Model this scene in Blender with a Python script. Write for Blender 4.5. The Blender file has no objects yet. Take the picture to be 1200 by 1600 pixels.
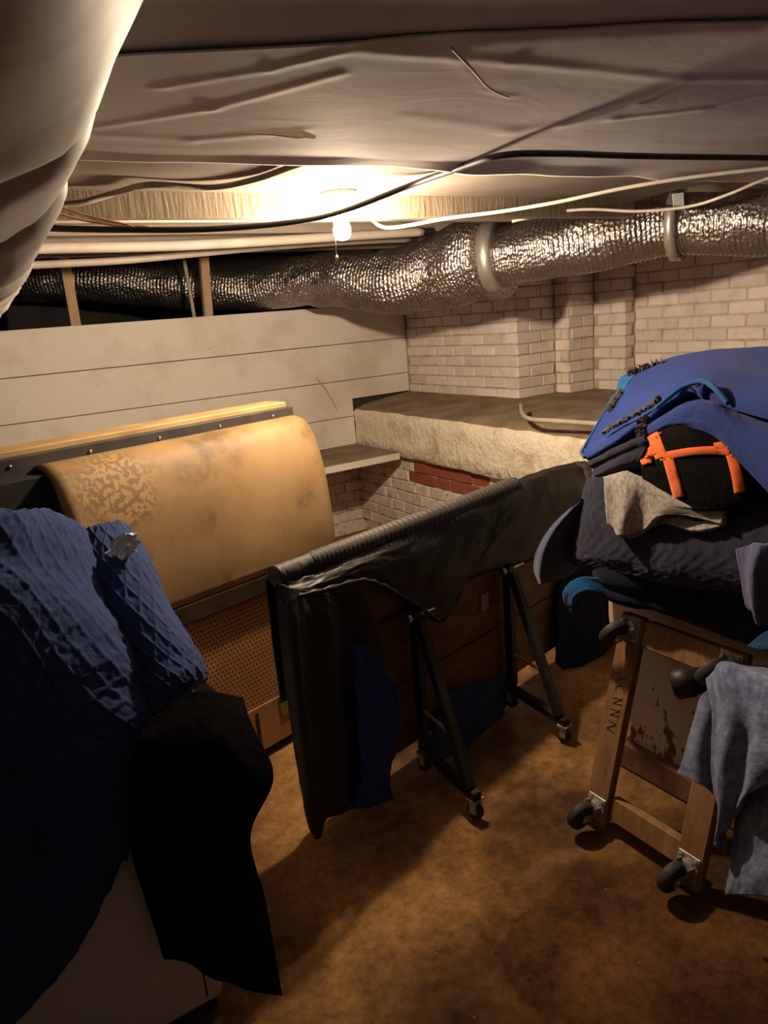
import bpy, bmesh, math, random
from mathutils import Vector, Matrix, noise
from mathutils.bvhtree import BVHTree
random.seed(7)
V = Vector
scene = bpy.context.scene
col = scene.collection
# ------------------------------------------------------------------ camera
F = 1145.0
EYE = V((0, 0, 1.55))
yaw, pit, rol = (math.radians(a) for a in (31.5, 14.9, 4.77))
fh = V((math.sin(yaw), math.cos(yaw), 0)); r0 = V((math.cos(yaw), -math.sin(yaw), 0)); UPV = V((0, 0, 1))
FW = math.cos(pit)*fh - math.sin(pit)*UPV
u0 = r0.cross(FW)
RT = math.cos(rol)*r0 - math.sin(rol)*u0
UU = math.sin(rol)*r0 + math.cos(rol)*u0
cam_d = bpy.data.cameras.new('camera'); cam = bpy.data.objects.new('camera', cam_d); col.objects.link(cam)
cam_d.sensor_fit = 'VERTICAL'; cam_d.sensor_height = 36.0; cam_d.lens = 36.0*F/1600.0
cam_d.clip_start = 0.02; cam_d.clip_end = 100
m = Matrix((RT, UU, -FW)).transposed().to_4x4(); m.translation = EYE
cam.matrix_world = m
scene.camera = cam
# ------------------------------------------------------------------ world, light, exposure
w = bpy.data.worlds.new('world'); scene.world = w; w.use_nodes = True
bgn = w.node_tree.nodes['Background']
bgn.inputs[0].default_value = (0.84, 0.74, 0.82, 1); bgn.inputs[1].default_value = 0.042
BULB_COLOR = (1.0, 0.77, 0.545); BULB_STRENGTH = 2900.0
scene.view_settings.view_transform = 'Standard'; scene.view_settings.look = 'None'
scene.view_settings.gamma = 1.0; scene.view_settings.use_curve_mapping = False
scene.view_settings.exposure = 0.0

# ------------------------------------------------------------------ helpers: measuring
def ray(x, y): return FW + RT*((x-600)/F) + UU*((800-y)/F)
def on(x, y, ax, v):
    d = ray(x, y); a = 'xyz'.index(ax); return EYE + d*((v-EYE[a])/d[a])
def dep(x, y, t): return EYE + ray(x, y)*t
def onplane(x, y, p, n):
    d = ray(x, y); return EYE + d*((p-EYE).dot(n)/d.dot(n))
def nz(x, y, z=0.0): return noise.noise(V((x, y, z)))
def fbm(x, y, z=0.0, o=4):
    s = 0; a = 1; f = 1
    for _ in range(o): s += a*noise.noise(V((x*f, y*f, z+f*3.1))); a *= .5; f *= 2.03
    return s
# ------------------------------------------------------------------ helpers: materials
def newmat(name):
    mt = bpy.data.materials.new(name); mt.use_nodes = True
    nt = mt.node_tree; b = nt.nodes['Principled BSDF']
    return mt, nt, b
def node(nt, t, **kw):
    n = nt.nodes.new(t)
    for k, v in kw.items():
        if k in n.inputs: n.inputs[k].default_value = v
        else: setattr(n, k, v)
    return n
def ramp(nt, fac, stops):
    r = nt.nodes.new('ShaderNodeValToRGB'); nt.links.new(fac, r.inputs[0])
    e = r.color_ramp.elements
    while len(e) < len(stops): e.new(0.5)
    for el, (p, c) in zip(e, stops):
        el.position = p; el.color = (c[0], c[1], c[2], 1) if not isinstance(c, (int, float)) else (c, c, c, 1)
    return r
def mix(nt, fac, a, b, mode='MIX'):
    n = nt.nodes.new('ShaderNodeMix'); n.data_type = 'RGBA'; n.blend_type = mode
    for i, s in ((0, fac), (6, a), (7, b)):
        if isinstance(s, bpy.types.NodeSocket): nt.links.new(s, n.inputs[i])
        elif isinstance(s, (int, float)): n.inputs[i].default_value = s
        else: n.inputs[i].default_value = (s[0], s[1], s[2], 1)
    return n.outputs[2]
def bump(nt, b, h, strength=.4, dist=.01):
    n = nt.nodes.new('ShaderNodeBump'); n.inputs['Strength'].default_value = strength; n.inputs['Distance'].default_value = dist
    nt.links.new(h, n.inputs['Height']); nt.links.new(n.outputs[0], b.inputs['Normal']); return n
def coords(nt, which='Object', scale=None):
    tc = nt.nodes.new('ShaderNodeTexCoord'); s = tc.outputs[which]
    if scale:
        mp = nt.nodes.new('ShaderNodeMapping'); mp.inputs['Scale'].default_value = scale
        nt.links.new(s, mp.inputs[0]); s = mp.outputs[0]
    return s
def ntex(nt, co, scale, detail=5, rough=.6):
    n = node(nt, 'ShaderNodeTexNoise', Scale=scale, Detail=detail, Roughness=rough); nt.links.new(co, n.inputs['Vector']); return n.outputs['Fac']
def M(name, c1, c2=None, rough=.8, scale=6, lo=.35, hi=.65, bstr=.3, bscale=60, metal=0, coord='Object', cscale=None, spec=.3, bdist=.004, sheen=0):
    mt, nt, b = newmat(name)
    co = coords(nt, coord, cscale)
    if c2 is not None:
        f = ntex(nt, co, scale); r = ramp(nt, f, [(lo, c1), (hi, c2)]); nt.links.new(r.outputs[0], b.inputs['Base Color'])
    else: b.inputs['Base Color'].default_value = (*c1, 1)
    b.inputs['Roughness'].default_value = rough; b.inputs['Metallic'].default_value = metal
    b.inputs['Specular IOR Level'].default_value = spec
    if sheen: b.inputs['Sheen Weight'].default_value = sheen; b.inputs['Sheen Roughness'].default_value = .5
    if bstr: bump(nt, b, ntex(nt, co, bscale, 4), bstr, bdist)
    return mt

def m_floor():
    mt, nt, b = newmat('stained_concrete'); co = coords(nt)
    big = ntex(nt, co, 1.7, 6, .62); fine = ntex(nt, co, 30, 9, .78); mid = ntex(nt, co, 3.2, 5, .6)
    c = ramp(nt, big, [(.36, (.085, .042, .014)), (.47, (.26, .135, .042)), (.60, (.50, .285, .10))])
    c2 = ramp(nt, fine, [(.36, (.45, .39, .34)), (.60, (1.12, 1.1, 1.06))])
    c3 = ramp(nt, mid, [(.38, (.50, .44, .38)), (.60, (1.1, 1.06, 1.02))])
    o = mix(nt, 1.0, mix(nt, .8, c.outputs[0], c2.outputs[0], 'MULTIPLY'), c3.outputs[0], 'MULTIPLY')
    dm = nt.nodes.new('ShaderNodeVectorMath'); dm.operation = 'DISTANCE'; nt.links.new(co, dm.inputs[0]); dm.inputs[1].default_value = (1.22, .86, 0)
    da_ = nt.nodes.new('ShaderNodeMath'); da_.operation = 'MULTIPLY_ADD'; nt.links.new(ntex(nt, co, 3.5, 5, .6), da_.inputs[0]); da_.inputs[1].default_value = -.5; nt.links.new(dm.outputs['Value'], da_.inputs[2])
    damp_shade = ramp(nt, da_.outputs[0], [(.10, 1.0), (.22, 0.0)])  # wet stain; its darkening also paints in the blanket pile's shadow
    o = mix(nt, damp_shade.outputs[0], o, mix(nt, 1.0, o, (.42, .36, .34), 'MULTIPLY'))
    sp = node(nt, 'ShaderNodeTexVoronoi', Scale=34); nt.links.new(co, sp.inputs['Vector'])
    spk = ramp(nt, sp.outputs['Distance'], [(.06, 1.0), (.11, 0.0)])
    gate = ramp(nt, ntex(nt, co, 9, 2), [(.56, 0.0), (.62, .6)])
    g = nt.nodes.new('ShaderNodeMath'); g.operation = 'MULTIPLY'; nt.links.new(spk.outputs[0], g.inputs[0]); nt.links.new(gate.outputs[0], g.inputs[1])
    o = mix(nt, g.outputs[0], o, (.50, .36, .20))
    nt.links.new(o, b.inputs['Base Color'])
    rr = ramp(nt, big, [(.38, .34), (.56, .62)]); nt.links.new(mix(nt, damp_shade.outputs[0], rr.outputs[0], (.24, .24, .24)), b.inputs['Roughness'])
    b.inputs['Specular IOR Level'].default_value = .35
    bump(nt, b, ntex(nt, co, 60, 8, .8), .9, .010)
    return mt
def m_paintbrick(name, paint, dirt, under=(.30, .16, .10), chip=.66):
    mt, nt, b = newmat(name)
    oi = nt.nodes.new('ShaderNodeObjectInfo'); geo = nt.nodes.new('ShaderNodeNewGeometry')
    co = geo.outputs['Position']
    n1 = ntex(nt, co, 9, 6, .7)
    c = ramp(nt, n1, [(.34, dirt), (.50, paint)])
    hs = node(nt, 'ShaderNodeHueSaturation'); nt.links.new(c.outputs[0], hs.inputs['Color'])
    mr = nt.nodes.new('ShaderNodeMapRange'); nt.links.new(oi.outputs['Random'], mr.inputs[0]); mr.inputs[3].default_value = .86; mr.inputs[4].default_value = 1.08
    nt.links.new(mr.outputs[0], hs.inputs['Value'])
    n2 = ntex(nt, co, 26, 6, .7)
    ch = ramp(nt, n2, [(chip, 0.0), (chip+.03, 1.0)])
    nt.links.new(mix(nt, ch.outputs[0], hs.outputs[0], under), b.inputs['Base Color'])
    b.inputs['Roughness'].default_value = .75; b.inputs['Specular IOR Level'].default_value = .25
    bump(nt, b, ntex(nt, co, 70, 8, .7), .5, .006)
    return mt
def m_trans():
    mt, nt, b = newmat('thin_pale_plastic'); out = nt.nodes['Material Output']
    d = node(nt, 'ShaderNodeBsdfDiffuse', Color=(.6, .56, .52, 1)); t = node(nt, 'ShaderNodeBsdfTranslucent', Color=(.7, .62, .54, 1)); mx = node(nt, 'ShaderNodeMixShader'); mx.inputs[0].default_value = .5
    nt.links.new(d.outputs[0], mx.inputs[1]); nt.links.new(t.outputs[0], mx.inputs[2]); nt.links.new(mx.outputs[0], out.inputs[0]); return mt
def m_lowmortar(): return m_paintbrick('worn_mortar', (.66, .58, .49), (.42, .33, .25), (.24, .15, .10), .60)
def m_board():
    mt, nt, b = newmat('white_painted_board'); co = coords(nt)
    n1 = ntex(nt, co, 3, 5, .6); c = ramp(nt, n1, [(.34, (.70, .62, .53)), (.55, (.82, .76, .68))])
    co2 = coords(nt, 'Object', (9, 9, 30)); sc = ntex(nt, co2, 3.0, 3, .5); s = ramp(nt, sc, [(.245, (.30, .22, .15)), (.275, (1, 1, 1))])
    nt.links.new(mix(nt, 1, c.outputs[0], s.outputs[0], 'MULTIPLY'), b.inputs['Base Color'])
    b.inputs['Roughness'].default_value = .6; b.inputs['Specular IOR Level'].default_value = .25
    bump(nt, b, ntex(nt, coords(nt, 'Object', (1, 6, 8)), 8, 5), .12, .004)
    return mt
def m_wood(name, a, bb, scale=(1, 1, 1), freq=14, rough=.7, bs=.25):
    mt, nt, b = newmat(name); co = coords(nt, 'Object', scale)
    wv = node(nt, 'ShaderNodeTexNoise', Scale=freq, Detail=6, Roughness=.6, Distortion=.5); nt.links.new(co, wv.inputs['Vector'])
    c = ramp(nt, wv.outputs['Fac'], [(.32, a), (.66, bb)]); nt.links.new(c.outputs[0], b.inputs['Base Color'])
    b.inputs['Roughness'].default_value = rough; b.inputs['Specular IOR Level'].default_value = .25
    bump(nt, b, wv.outputs['Fac'], bs, .004); return mt
def m_plastic(name, a, bb, rough=.42, bs=.15, sp=.4):
    mt, nt, b = newmat(name); co = coords(nt)
    n1 = ntex(nt, co, 1.6, 4); c = ramp(nt, n1, [(.35, a), (.65, bb)]); nt.links.new(c.outputs[0], b.inputs['Base Color'])
    b.inputs['Roughness'].default_value = rough; b.inputs['Specular IOR Level'].default_value = sp
    n2 = node(nt, 'ShaderNodeTexNoise', Scale=5, Detail=5, Roughness=.55, Distortion=1.2); nt.links.new(coords(nt, 'Object', (1, 2.2, 1)), n2.inputs['Vector'])
    bump(nt, b, n2.outputs['Fac'], bs, .02); return mt
def m_foil():
    mt, nt, b = newmat('crinkled_foil'); co = coords(nt)
    b.inputs['Metallic'].default_value = 1.0
    n0 = ntex(nt, co, 7, 4); c = ramp(nt, n0, [(.3, (.36, .33, .31)), (.7, (.56, .53, .50))]); nt.links.new(c.outputs[0], b.inputs['Base Color'])
    b.inputs['Roughness'].default_value = .36
    vo = node(nt, 'ShaderNodeTexVoronoi', Scale=60); nt.links.new(co, vo.inputs['Vector'])
    n1 = ntex(nt, co, 45, 4, .6)
    ad = nt.nodes.new('ShaderNodeMath'); ad.operation = 'ADD'; nt.links.new(vo.outputs['Distance'], ad.inputs[0]); nt.links.new(n1, ad.inputs[1])
    bump(nt, b, ad.outputs[0], .6, .008); return mt
def m_tan():
    mt, nt, b = newmat('dusty_tan_enamel'); co = coords(nt)
    base = ramp(nt, ntex(nt, co, 2.2, 6, .6), [(.32, (.19, .118, .05)), (.50, (.30, .19, .085)), (.66, (.37, .243, .115))])
    st = ntex(nt, co, 4.5, 7, .65); s = ramp(nt, st, [(.33, (.42, .40, .36)), (.45, (1, 1, 1))])
    o = mix(nt, .75, base.outputs[0], s.outputs[0], 'MULTIPLY')
    # flaked paint spots near the near end of the panel
    sep = nt.nodes.new('ShaderNodeSeparateXYZ'); nt.links.new(co, sep.inputs[0])
    spots = ramp(nt, ntex(nt, co, 62, 3, .5), [(.50, 0.0), (.53, 1.0)])
    dist = nt.nodes.new('ShaderNodeVectorMath'); dist.operation = 'DISTANCE'; nt.links.new(co, dist.inputs[0]); dist.inputs[1].default_value = (-.80, .05, 1.12)
    an = ntex(nt, co, 12, 3)
    dd = nt.nodes.new('ShaderNodeMath'); dd.operation = 'MULTIPLY_ADD'; nt.links.new(an, dd.inputs[0]); dd.inputs[1].default_value = -.16; nt.links.new(dist.outputs['Value'], dd.inputs[2])
    reg = ramp(nt, dd.outputs[0], [(.0, 1.0), (.11, 0.0)])
    reg.color_ramp.interpolation = 'EASE'
    dk = mix(nt, reg.outputs[0], o, (.19, .12, .055))
    mm = nt.nodes.new('ShaderNodeMath'); mm.operation = 'MULTIPLY'; nt.links.new(spots.outputs[0], mm.inputs[0]); nt.links.new(reg.outputs[0], mm.inputs[1])
    o = mix(nt, mm.outputs[0], dk, (.36, .23, .10))
    nt.links.new(o, b.inputs['Base Color'])
    b.inputs['Roughness'].default_value = .6; b.inputs['Specular IOR Level'].default_value = .3
    bump(nt, b, st, .12, .004); return mt
def m_perf():
    mt, nt, b = newmat('orange_perforated_metal'); co = coords(nt)
    sep = nt.nodes.new('ShaderNodeSeparateXYZ'); nt.links.new(co, sep.inputs[0])
    def mth(op, a, bv=0.0, c=None):
        n = nt.nodes.new('ShaderNodeMath'); n.operation = op
        for i, s in enumerate((a, bv, c)):
            if s is None: continue
            if isinstance(s, bpy.types.NodeSocket): nt.links.new(s, n.inputs[i])
            else: n.inputs[i].default_value = s
        return n.outputs[0]
    p = .016
    zi = mth('DIVIDE', sep.outputs['Z'], p); row = mth('FLOOR', zi)
    sh = mth('MULTIPLY', mth('MODULO', mth('ABSOLUTE', row), 2.0), .5)
    xi = mth('ADD', mth('DIVIDE', sep.outputs['X'], p), sh)
    fx = mth('SUBTRACT', mth('FRACT', xi), .5); fz = mth('SUBTRACT', mth('FRACT', zi), .5)
    d = mth('SQRT', mth('ADD', mth('MULTIPLY', fx, fx), mth('MULTIPLY', fz, fz)))
    hole = mth('LESS_THAN', d, .23)
    c = ramp(nt, ntex(nt, co, 5, 5), [(.3, (.30, .14, .045)), (.7, (.46, .23, .085))])
    nt.links.new(mix(nt, hole, c.outputs[0], (.012, .008, .005)), b.inputs['Base Color'])
    b.inputs['Roughness'].default_value = .5
    return mt
def m_fabric(name, a, bb, rough=.95, spec=.1, wr=.35, sheen=.15, nscale=3.0):
    mt, nt, b = newmat(name); co = coords(nt, 'UV')
    n1 = ntex(nt, co, nscale, 5, .6); c = ramp(nt, n1, [(.32, a), (.68, bb)]); nt.links.new(c.outputs[0], b.inputs['Base Color'])
    b.inputs['Roughness'].default_value = rough; b.inputs['Specular IOR Level'].default_value = spec
    b.inputs['Sheen Weight'].default_value = sheen
    n2 = node(nt, 'ShaderNodeTexNoise', Scale=38, Detail=5, Roughness=.6, Distortion=.6); nt.links.new(co, n2.inputs['Vector'])
    bump(nt, b, n2.outputs['Fac'], wr, .008); return mt
def m_felt(name, a, bb, c3, sc=60):
    mt, nt, b = newmat(name); co = coords(nt, 'UV')
    n1 = ntex(nt, co, sc, 8, .8); c = ramp(nt, n1, [(.36, a), (.50, bb), (.66, c3)]); nt.links.new(c.outputs[0], b.inputs['Base Color'])
    b.inputs['Roughness'].default_value = 1; b.inputs['Specular IOR Level'].default_value = .05; b.inputs['Sheen Weight'].default_value = .2
    bump(nt, b, ntex(nt, co, sc*3, 5, .7), .4, .003); return mt
def m_rust():
    mt, nt, b = newmat('rusted_white_enamel'); co = coords(nt)
    n1 = ntex(nt, coords(nt, 'Object', (1, 1, .6)), 16, 8, .72); sep = nt.nodes.new('ShaderNodeSeparateXYZ'); nt.links.new(co, sep.inputs[0])
    zz = nt.nodes.new('ShaderNodeMapRange'); nt.links.new(sep.outputs['Z'], zz.inputs[0]); zz.inputs[1].default_value = .12; zz.inputs[2].default_value = .65; zz.inputs[3].default_value = .13; zz.inputs[4].default_value = -.10
    ad = nt.nodes.new('ShaderNodeMath'); ad.operation = 'ADD'; nt.links.new(n1, ad.inputs[0]); nt.links.new(zz.outputs[0], ad.inputs[1])
    c = ramp(nt, ad.outputs[0], [(.64, (.76, .70, .63)), (.67, (.20, .09, .035)), (.76, (.06, .03, .02))]); nt.links.new(c.outputs[0], b.inputs['Base Color'])
    b.inputs['Roughness'].default_value = .55; bump(nt, b, ad.outputs[0], .2, .004); return mt

MAT = dict(
 floor=m_floor(), board=m_board(),
 brick=m_paintbrick('white_painted_brick', (.84, .75, .69), (.72, .61, .52)),
 brick_low=m_paintbrick('worn_painted_brick', (.76, .68, .60), (.55, .44, .34), (.30, .17, .10), .60),
 redbrick=M('bare_red_brick', (.26, .065, .04), (.36, .11, .07), .85, 9, bscale=60, bstr=.5, coord='Object'),
 mortar_low=m_lowmortar(),
 mortar=m_paintbrick('painted_mortar', (.60, .51, .44), (.42, .33, .26), (.25, .18, .12), .64),
 plaster=M('flaking_painted_plaster', (.56, .45, .31), (.84, .76, .60), .8, 6, .30, .48, .7, 22, bdist=.03),
 dirt=M('dusty_ledge_top', (.20, .14, .09), (.33, .25, .17), .95, 6, bstr=.6, bscale=40, bdist=.01),
 plank=M('painted_ceiling_plank', (.155, .125, .10), (.21, .175, .14), .85, 3, bstr=.15, bscale=25),
 joist=m_wood('rough_sawn_joist', (.25, .195, .13), (.37, .30, .215), (14, 1, 1.5), 6, .8, .5),
 joistdim=m_wood('old_painted_joist', (.26, .215, .18), (.36, .30, .25), (1, 6, 6), 6, .8, .3),
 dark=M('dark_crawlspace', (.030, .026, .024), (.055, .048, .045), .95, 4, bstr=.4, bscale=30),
 deck=M('grey_floor_deck', (.30, .26, .23), (.42, .37, .33), .85, 4, bstr=.3, bscale=20),
 stud=m_wood('pine_stud', (.42, .28, .16), (.56, .40, .25), (8, 8, 1), 6),
 sheet=m_plastic('grey_plastic_sheeting', (.52, .485, .465), (.60, .56, .535), .8, .04, .06),
 sheet2=m_plastic('dusty_plastic_sheeting', (.46, .425, .41), (.55, .51, .49), .8, .04, .06),
 wrap=M('white_duct_wrap', (.40, .37, .35), (.50, .47, .44), .6, 3, bstr=.12, bscale=4, bdist=.03),
 foil=m_foil(),
 strap=M('white_tape', (.75, .74, .72), (.85, .84, .82), .6, 6, bstr=.1),
 collar=M('galvanised_steel', (.40, .37, .33), (.52, .49, .45), .4, 12, metal=.7, bstr=.1),
 blackcable=M('black_rubber_cable', (.02, .02, .02), (.035, .033, .032), .5, 20, bstr=.05),
 greycable=M('dusty_grey_cable', (.20, .165, .13), (.28, .235, .19), .7, 20, bstr=.2),
 whitecable=M('white_vinyl_cable', (.62, .55, .46), (.74, .67, .57), .5, 20, bstr=.05),
 copper=M('cloth_covered_wire', (.42, .26, .12), (.58, .40, .22), .6, 30, bstr=.1),
 pipe=M('painted_pipe', (.40, .34, .285), (.50, .43, .37), .55, 6, bstr=.15, bscale=20),
 porcelain=M('white_porcelain', (.80, .76, .66), None, .25, bstr=0, spec=.5),
 brass=M('brass_chain', (.55, .42, .20), None, .3, metal=1, bstr=0),
 tan=m_tan(), perf=m_perf(),
 strip=M('dark_rubber_strip', (.030, .026, .024), (.055, .047, .042), .55, 8, bstr=.2),
 tanedge=M('tan_painted_edge', (.30, .19, .08), (.42, .28, .13), .6, 8, bstr=.15),
 brownrail=M('grimy_brown_rail', (.028, .018, .010), (.062, .040, .022), .8, 7, bstr=.4, bscale=25, spec=.05),
 cavity=M('black_void_metal', (.012, .011, .010), (.02, .018, .016), .8, 7, bstr=.2),
 kick=M('orange_metal_panel', (.26, .125, .045), (.38, .20, .08), .55, 5, bstr=.1),
 plate=M('tarnished_plate', (.16, .12, .05), (.26, .20, .09), .4, 20, metal=.4, bstr=.3),
 steel=M('dull_steel', (.34, .32, .29), (.50, .47, .43), .4, 20, metal=.45, bstr=.1),
 chrome=M('worn_chrome', (.62, .60, .57), None, .25, metal=1, bstr=0),
 blacksteel=M('black_painted_steel', (.010, .008, .008), (.018, .015, .014), .5, 12, bstr=.15),
 rubber=M('black_rubber_wheel', (.018, .017, .016), (.05, .045, .042), .6, 10, bstr=.15),
 wheelgrey=M('grey_wheel_tread', (.14, .12, .11), (.20, .18, .16), .6, 10, bstr=.15),
 dollywood=m_wood('worn_hardwood', (.17, .085, .033), (.31, .17, .075), (6, 1.2, 6), 5),
 marker=M('black_marker_ink', (.02, .014, .01), None, .7, bstr=0),
 tablewood=m_wood('brown_table_panel', (.085, .042, .016), (.17, .09, .038), (1.2, 8, 8), 3, .5, .1),
 blackplastic=m_plastic('black_polythene', (.009, .0075, .007), (.020, .0165, .0145), .52),
 flap=m_trans(),
 dusty=m_plastic('dusty_black_rubber', (.03, .026, .022), (.07, .06, .05), .6),
 blackdrape=m_plastic('black_cloth_cover', (.007, .005, .005), (.014, .009, .008), .7),
 enamel=M('white_appliance_enamel', (.60, .57, .58), (.66, .63, .63), .35, 3, bstr=.03),
 seam=M('appliance_seam', (.02, .02, .02), None, .8, bstr=0),
 blueq=m_fabric('blue_quilt', (.022, .040, .115), (.036, .060, .165), .95, .06, .35, .06),
 bluetop=m_fabric('royal_blue_blanket', (.017, .034, .150), (.027, .050, .205), .95, .06, .35, .06),
 navyq=m_fabric('navy_quilt', (.015, .015, .030), (.030, .030, .054), .95, .06, .35, .08),
 navy=m_fabric('dark_navy_blanket', (.006, .007, .020), (.012, .014, .036), .95, .05, .35, .05),
 slate=m_fabric('slate_blue_quilt', (.045, .055, .105), (.08, .09, .16)),
 peri=m_fabric('periwinkle_quilt', (.07, .075, .17), (.11, .12, .25)),
 azure=m_fabric('azure_binding', (.006, .065, .20), (.010, .10, .27), nscale=8),
 blackfab=m_fabric('black_blanket', (.004, .0035, .0037), (.008, .0065, .0065), 1, .03, .3, 0),
 orange=m_fabric('orange_webbing', (.62, .10, .018), (.78, .17, .04), nscale=30),
 felt=m_felt('grey_felt', (.10, .09, .08), (.24, .22, .20), (.40, .38, .35)),
 denim=m_felt('blue_grey_felt', (.055, .072, .15), (.13, .155, .265), (.27, .295, .40), 26),
 fray=m_felt('dark_frayed_fibre', (.02, .02, .022), (.07, .065, .065), (.20, .19, .18), 80),
 rust=m_rust(), rustbase=M('rusty_base_rail', (.11, .055, .025), (.22, .13, .07), .8, 10, bstr=.4),
 scrap=M('silver_scrap', (.85, .83, .80), None, .35, metal=.35, bscale=30, bstr=.5),
 card=M('brown_cardboard', (.30, .21, .13), (.38, .28, .18), .9, 8, bstr=.1),
)
mb, ntb, bb_ = newmat('glowing_bulb_glass')
bb_.inputs['Base Color'].default_value = (1, 1, 1, 1)
bb_.inputs['Emission Color'].default_value = (*BULB_COLOR, 1); bb_.inputs['Emission Strength'].default_value = BULB_STRENGTH
MAT['bulb'] = mb

# ------------------------------------------------------------------ helpers: objects
def obj(name, data, mat=None, parent=None, smooth=False):
    if isinstance(data, bmesh.types.BMesh):
        me = bpy.data.meshes.new(name); data.normal_update(); data.to_mesh(me); data.free()
    else: me = data
    if mat and not me.materials: me.materials.append(MAT[mat])
    if smooth:
        for p in me.polygons: p.use_smooth = True
    o = bpy.data.objects.new(name, me); col.objects.link(o)
    if parent: o.parent = parent
    return o
def empty(name, loc=(0, 0, 0), mat=None):
    o = bpy.data.objects.new(name, None); col.objects.link(o); o.empty_display_size = .1
    if mat is not None: o.matrix_world = mat
    else: o.location = loc
    return o
def tag(o, label=None, cat=None, group=None, kind=None):
    for k, v in (('label', label), ('category', cat), ('group', group), ('kind', kind)):
        if v: o[k] = v
    return o
def bm_box(lo, hi, bev=0.0, seg=1, bm=None, mat4=None):
    own = bm is None
    if own: bm = bmesh.new()
    r = bmesh.ops.create_cube(bm, size=1.0)
    lo, hi = V(lo), V(hi); c = (lo+hi)/2; s = hi-lo
    bmesh.ops.scale(bm, vec=s, verts=r['verts']); bmesh.ops.translate(bm, vec=c, verts=r['verts'])
    vs = r['verts']
    if bev:
        es = list({e for v in vs for e in v.link_edges})
        rr = bmesh.ops.bevel(bm, geom=es, offset=bev, segments=seg, profile=.5, affect='EDGES')
        vs = list({v for f in rr['faces'] for v in f.verts} | {v for v in vs if v.is_valid})
    if mat4 is not None: bmesh.ops.transform(bm, matrix=mat4, verts=[v for v in vs if v.is_valid])
    return bm
def catmull(pts, n):
    pts = [V(p) for p in pts]; out = []
    P = [pts[0]*2-pts[1]] + pts + [pts[-1]*2-pts[-2]]
    k = len(pts)-1
    for i in range(n+1):
        s = i/n*k; j = min(int(s), k-1); f = s-j
        a, b, c, d = P[j], P[j+1], P[j+2], P[j+3]
        out.append(.5*((2*b)+(c-a)*f+(2*a-5*b+4*c-d)*f*f+(3*b-a-3*c+d)*f**3))
    return out
def tube(bm, pts, rad, n=8, caps=True):
    """rad: number or function(i, total) or list"""
    pts = [V(p) for p in pts]; rings = []; N = len(pts)
    t0 = (pts[1]-pts[0]).normalized(); up = V((0, 0, 1)) if abs(t0.z) < .9 else V((1, 0, 0))
    s = t0.cross(up).normalized()
    for i, p in enumerate(pts):
        t = (pts[min(i+1, N-1)]-pts[max(i-1, 0)])
        t = t.normalized() if t.length > 1e-9 else t0
        s = (s - t*s.dot(t)).normalized(); q = t.cross(s)
        ring = []
        for k in range(n):
            a = 2*math.pi*k/n
            r = rad(i, k) if callable(rad) else (rad[i] if isinstance(rad, list) else rad)
            ring.append(bm.verts.new(p + (s*math.cos(a)+q*math.sin(a))*r))
        rings.append(ring)
    for i in range(N-1):
        for k in range(n):
            bm.faces.new((rings[i][k], rings[i][(k+1) % n], rings[i+1][(k+1) % n], rings[i+1][k]))
    if caps:
        bm.faces.new(rings[0][::-1]); bm.faces.new(rings[-1])
    return bm
def cable(name, pts, r, mat, label, cat='cable', n=60, sides=8, parent=None, run_on=0):
    if run_on: d = pts[-1]-pts[-2]; d.z = 0; pts = pts+[pts[-1]+d*run_on]; n = int(n*1.1)
    bm = bmesh.new(); tube(bm, catmull(pts, n), r, sides); bmesh.ops.recalc_face_normals(bm, faces=bm.faces)
    o = obj(name, bm, mat, parent, True)
    if label: tag(o, label, cat)
    return o
def lathe(bm, prof, c=(0, 0, 0), n=24, axis='z'):
    c = V(c); rings = []
    for r, z in prof:
        ring = []
        for k in range(n):
            a = 2*math.pi*k/n
            p = V((r*math.cos(a), r*math.sin(a), z))
            if axis == 'x': p = V((z, p.x, p.y))
            if axis == 'y': p = V((p.x, z, p.y))
            ring.append(bm.verts.new(c+p))
        rings.append(ring)
    for i in range(len(rings)-1):
        for k in range(n): bm.faces.new((rings[i][k], rings[i][(k+1) % n], rings[i+1][(k+1) % n], rings[i+1][k]))
    bm.faces.new(rings[0][::-1]); bm.faces.new(rings[-1])
    bmesh.ops.recalc_face_normals(bm, faces=bm.faces)
    return bm
def patch(rows, nu=70, nv=70, disp=None, bm=None):
    """smooth surface through a grid of points; disp(u_metres, v_metres, s, t) moves along the normal"""
    g = [catmull(r, nu) for r in rows]
    colz = [catmull([g[j][i] for j in range(len(rows))], nv) for i in range(nu+1)]
    G = [[colz[i][j] for i in range(nu+1)] for j in range(nv+1)]
    LU = sum((G[nv//2][i+1]-G[nv//2][i]).length for i in range(nu)); LV = sum((G[j+1][nu//2]-G[j][nu//2]).length for j in range(nv))
    out = [[None]*(nu+1) for _ in range(nv+1)]
    for j in range(nv+1):
        for i in range(nu+1):
            du = G[j][min(i+1, nu)]-G[j][max(i-1, 0)]; dv = G[min(j+1, nv)][i]-G[max(j-1, 0)][i]
            n = du.cross(dv); n = n.normalized() if n.length > 1e-12 else V((0, 0, 1))
            if n.dot(EYE-G[j][i]) < 0 and False: n = -n
            h = disp(i/nu*LU, j/nv*LV, i/nu, j/nv) if disp else 0
            out[j][i] = G[j][i]+n*h
    bm = bm or bmesh.new(); uvl = bm.loops.layers.uv.verify()
    vs = [[bm.verts.new(out[j][i]) for i in range(nu+1)] for j in range(nv+1)]
    for j in range(nv):
        for i in range(nu):
            f = bm.faces.new((vs[j][i], vs[j+1][i], vs[j+1][i+1], vs[j][i+1])); f.smooth = True
            for l, (a, b) in zip(f.loops, ((i, j), (i, j+1), (i+1, j+1), (i+1, j))): l[uvl].uv = (a/nu*LU, b/nv*LV)
    return bm
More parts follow.
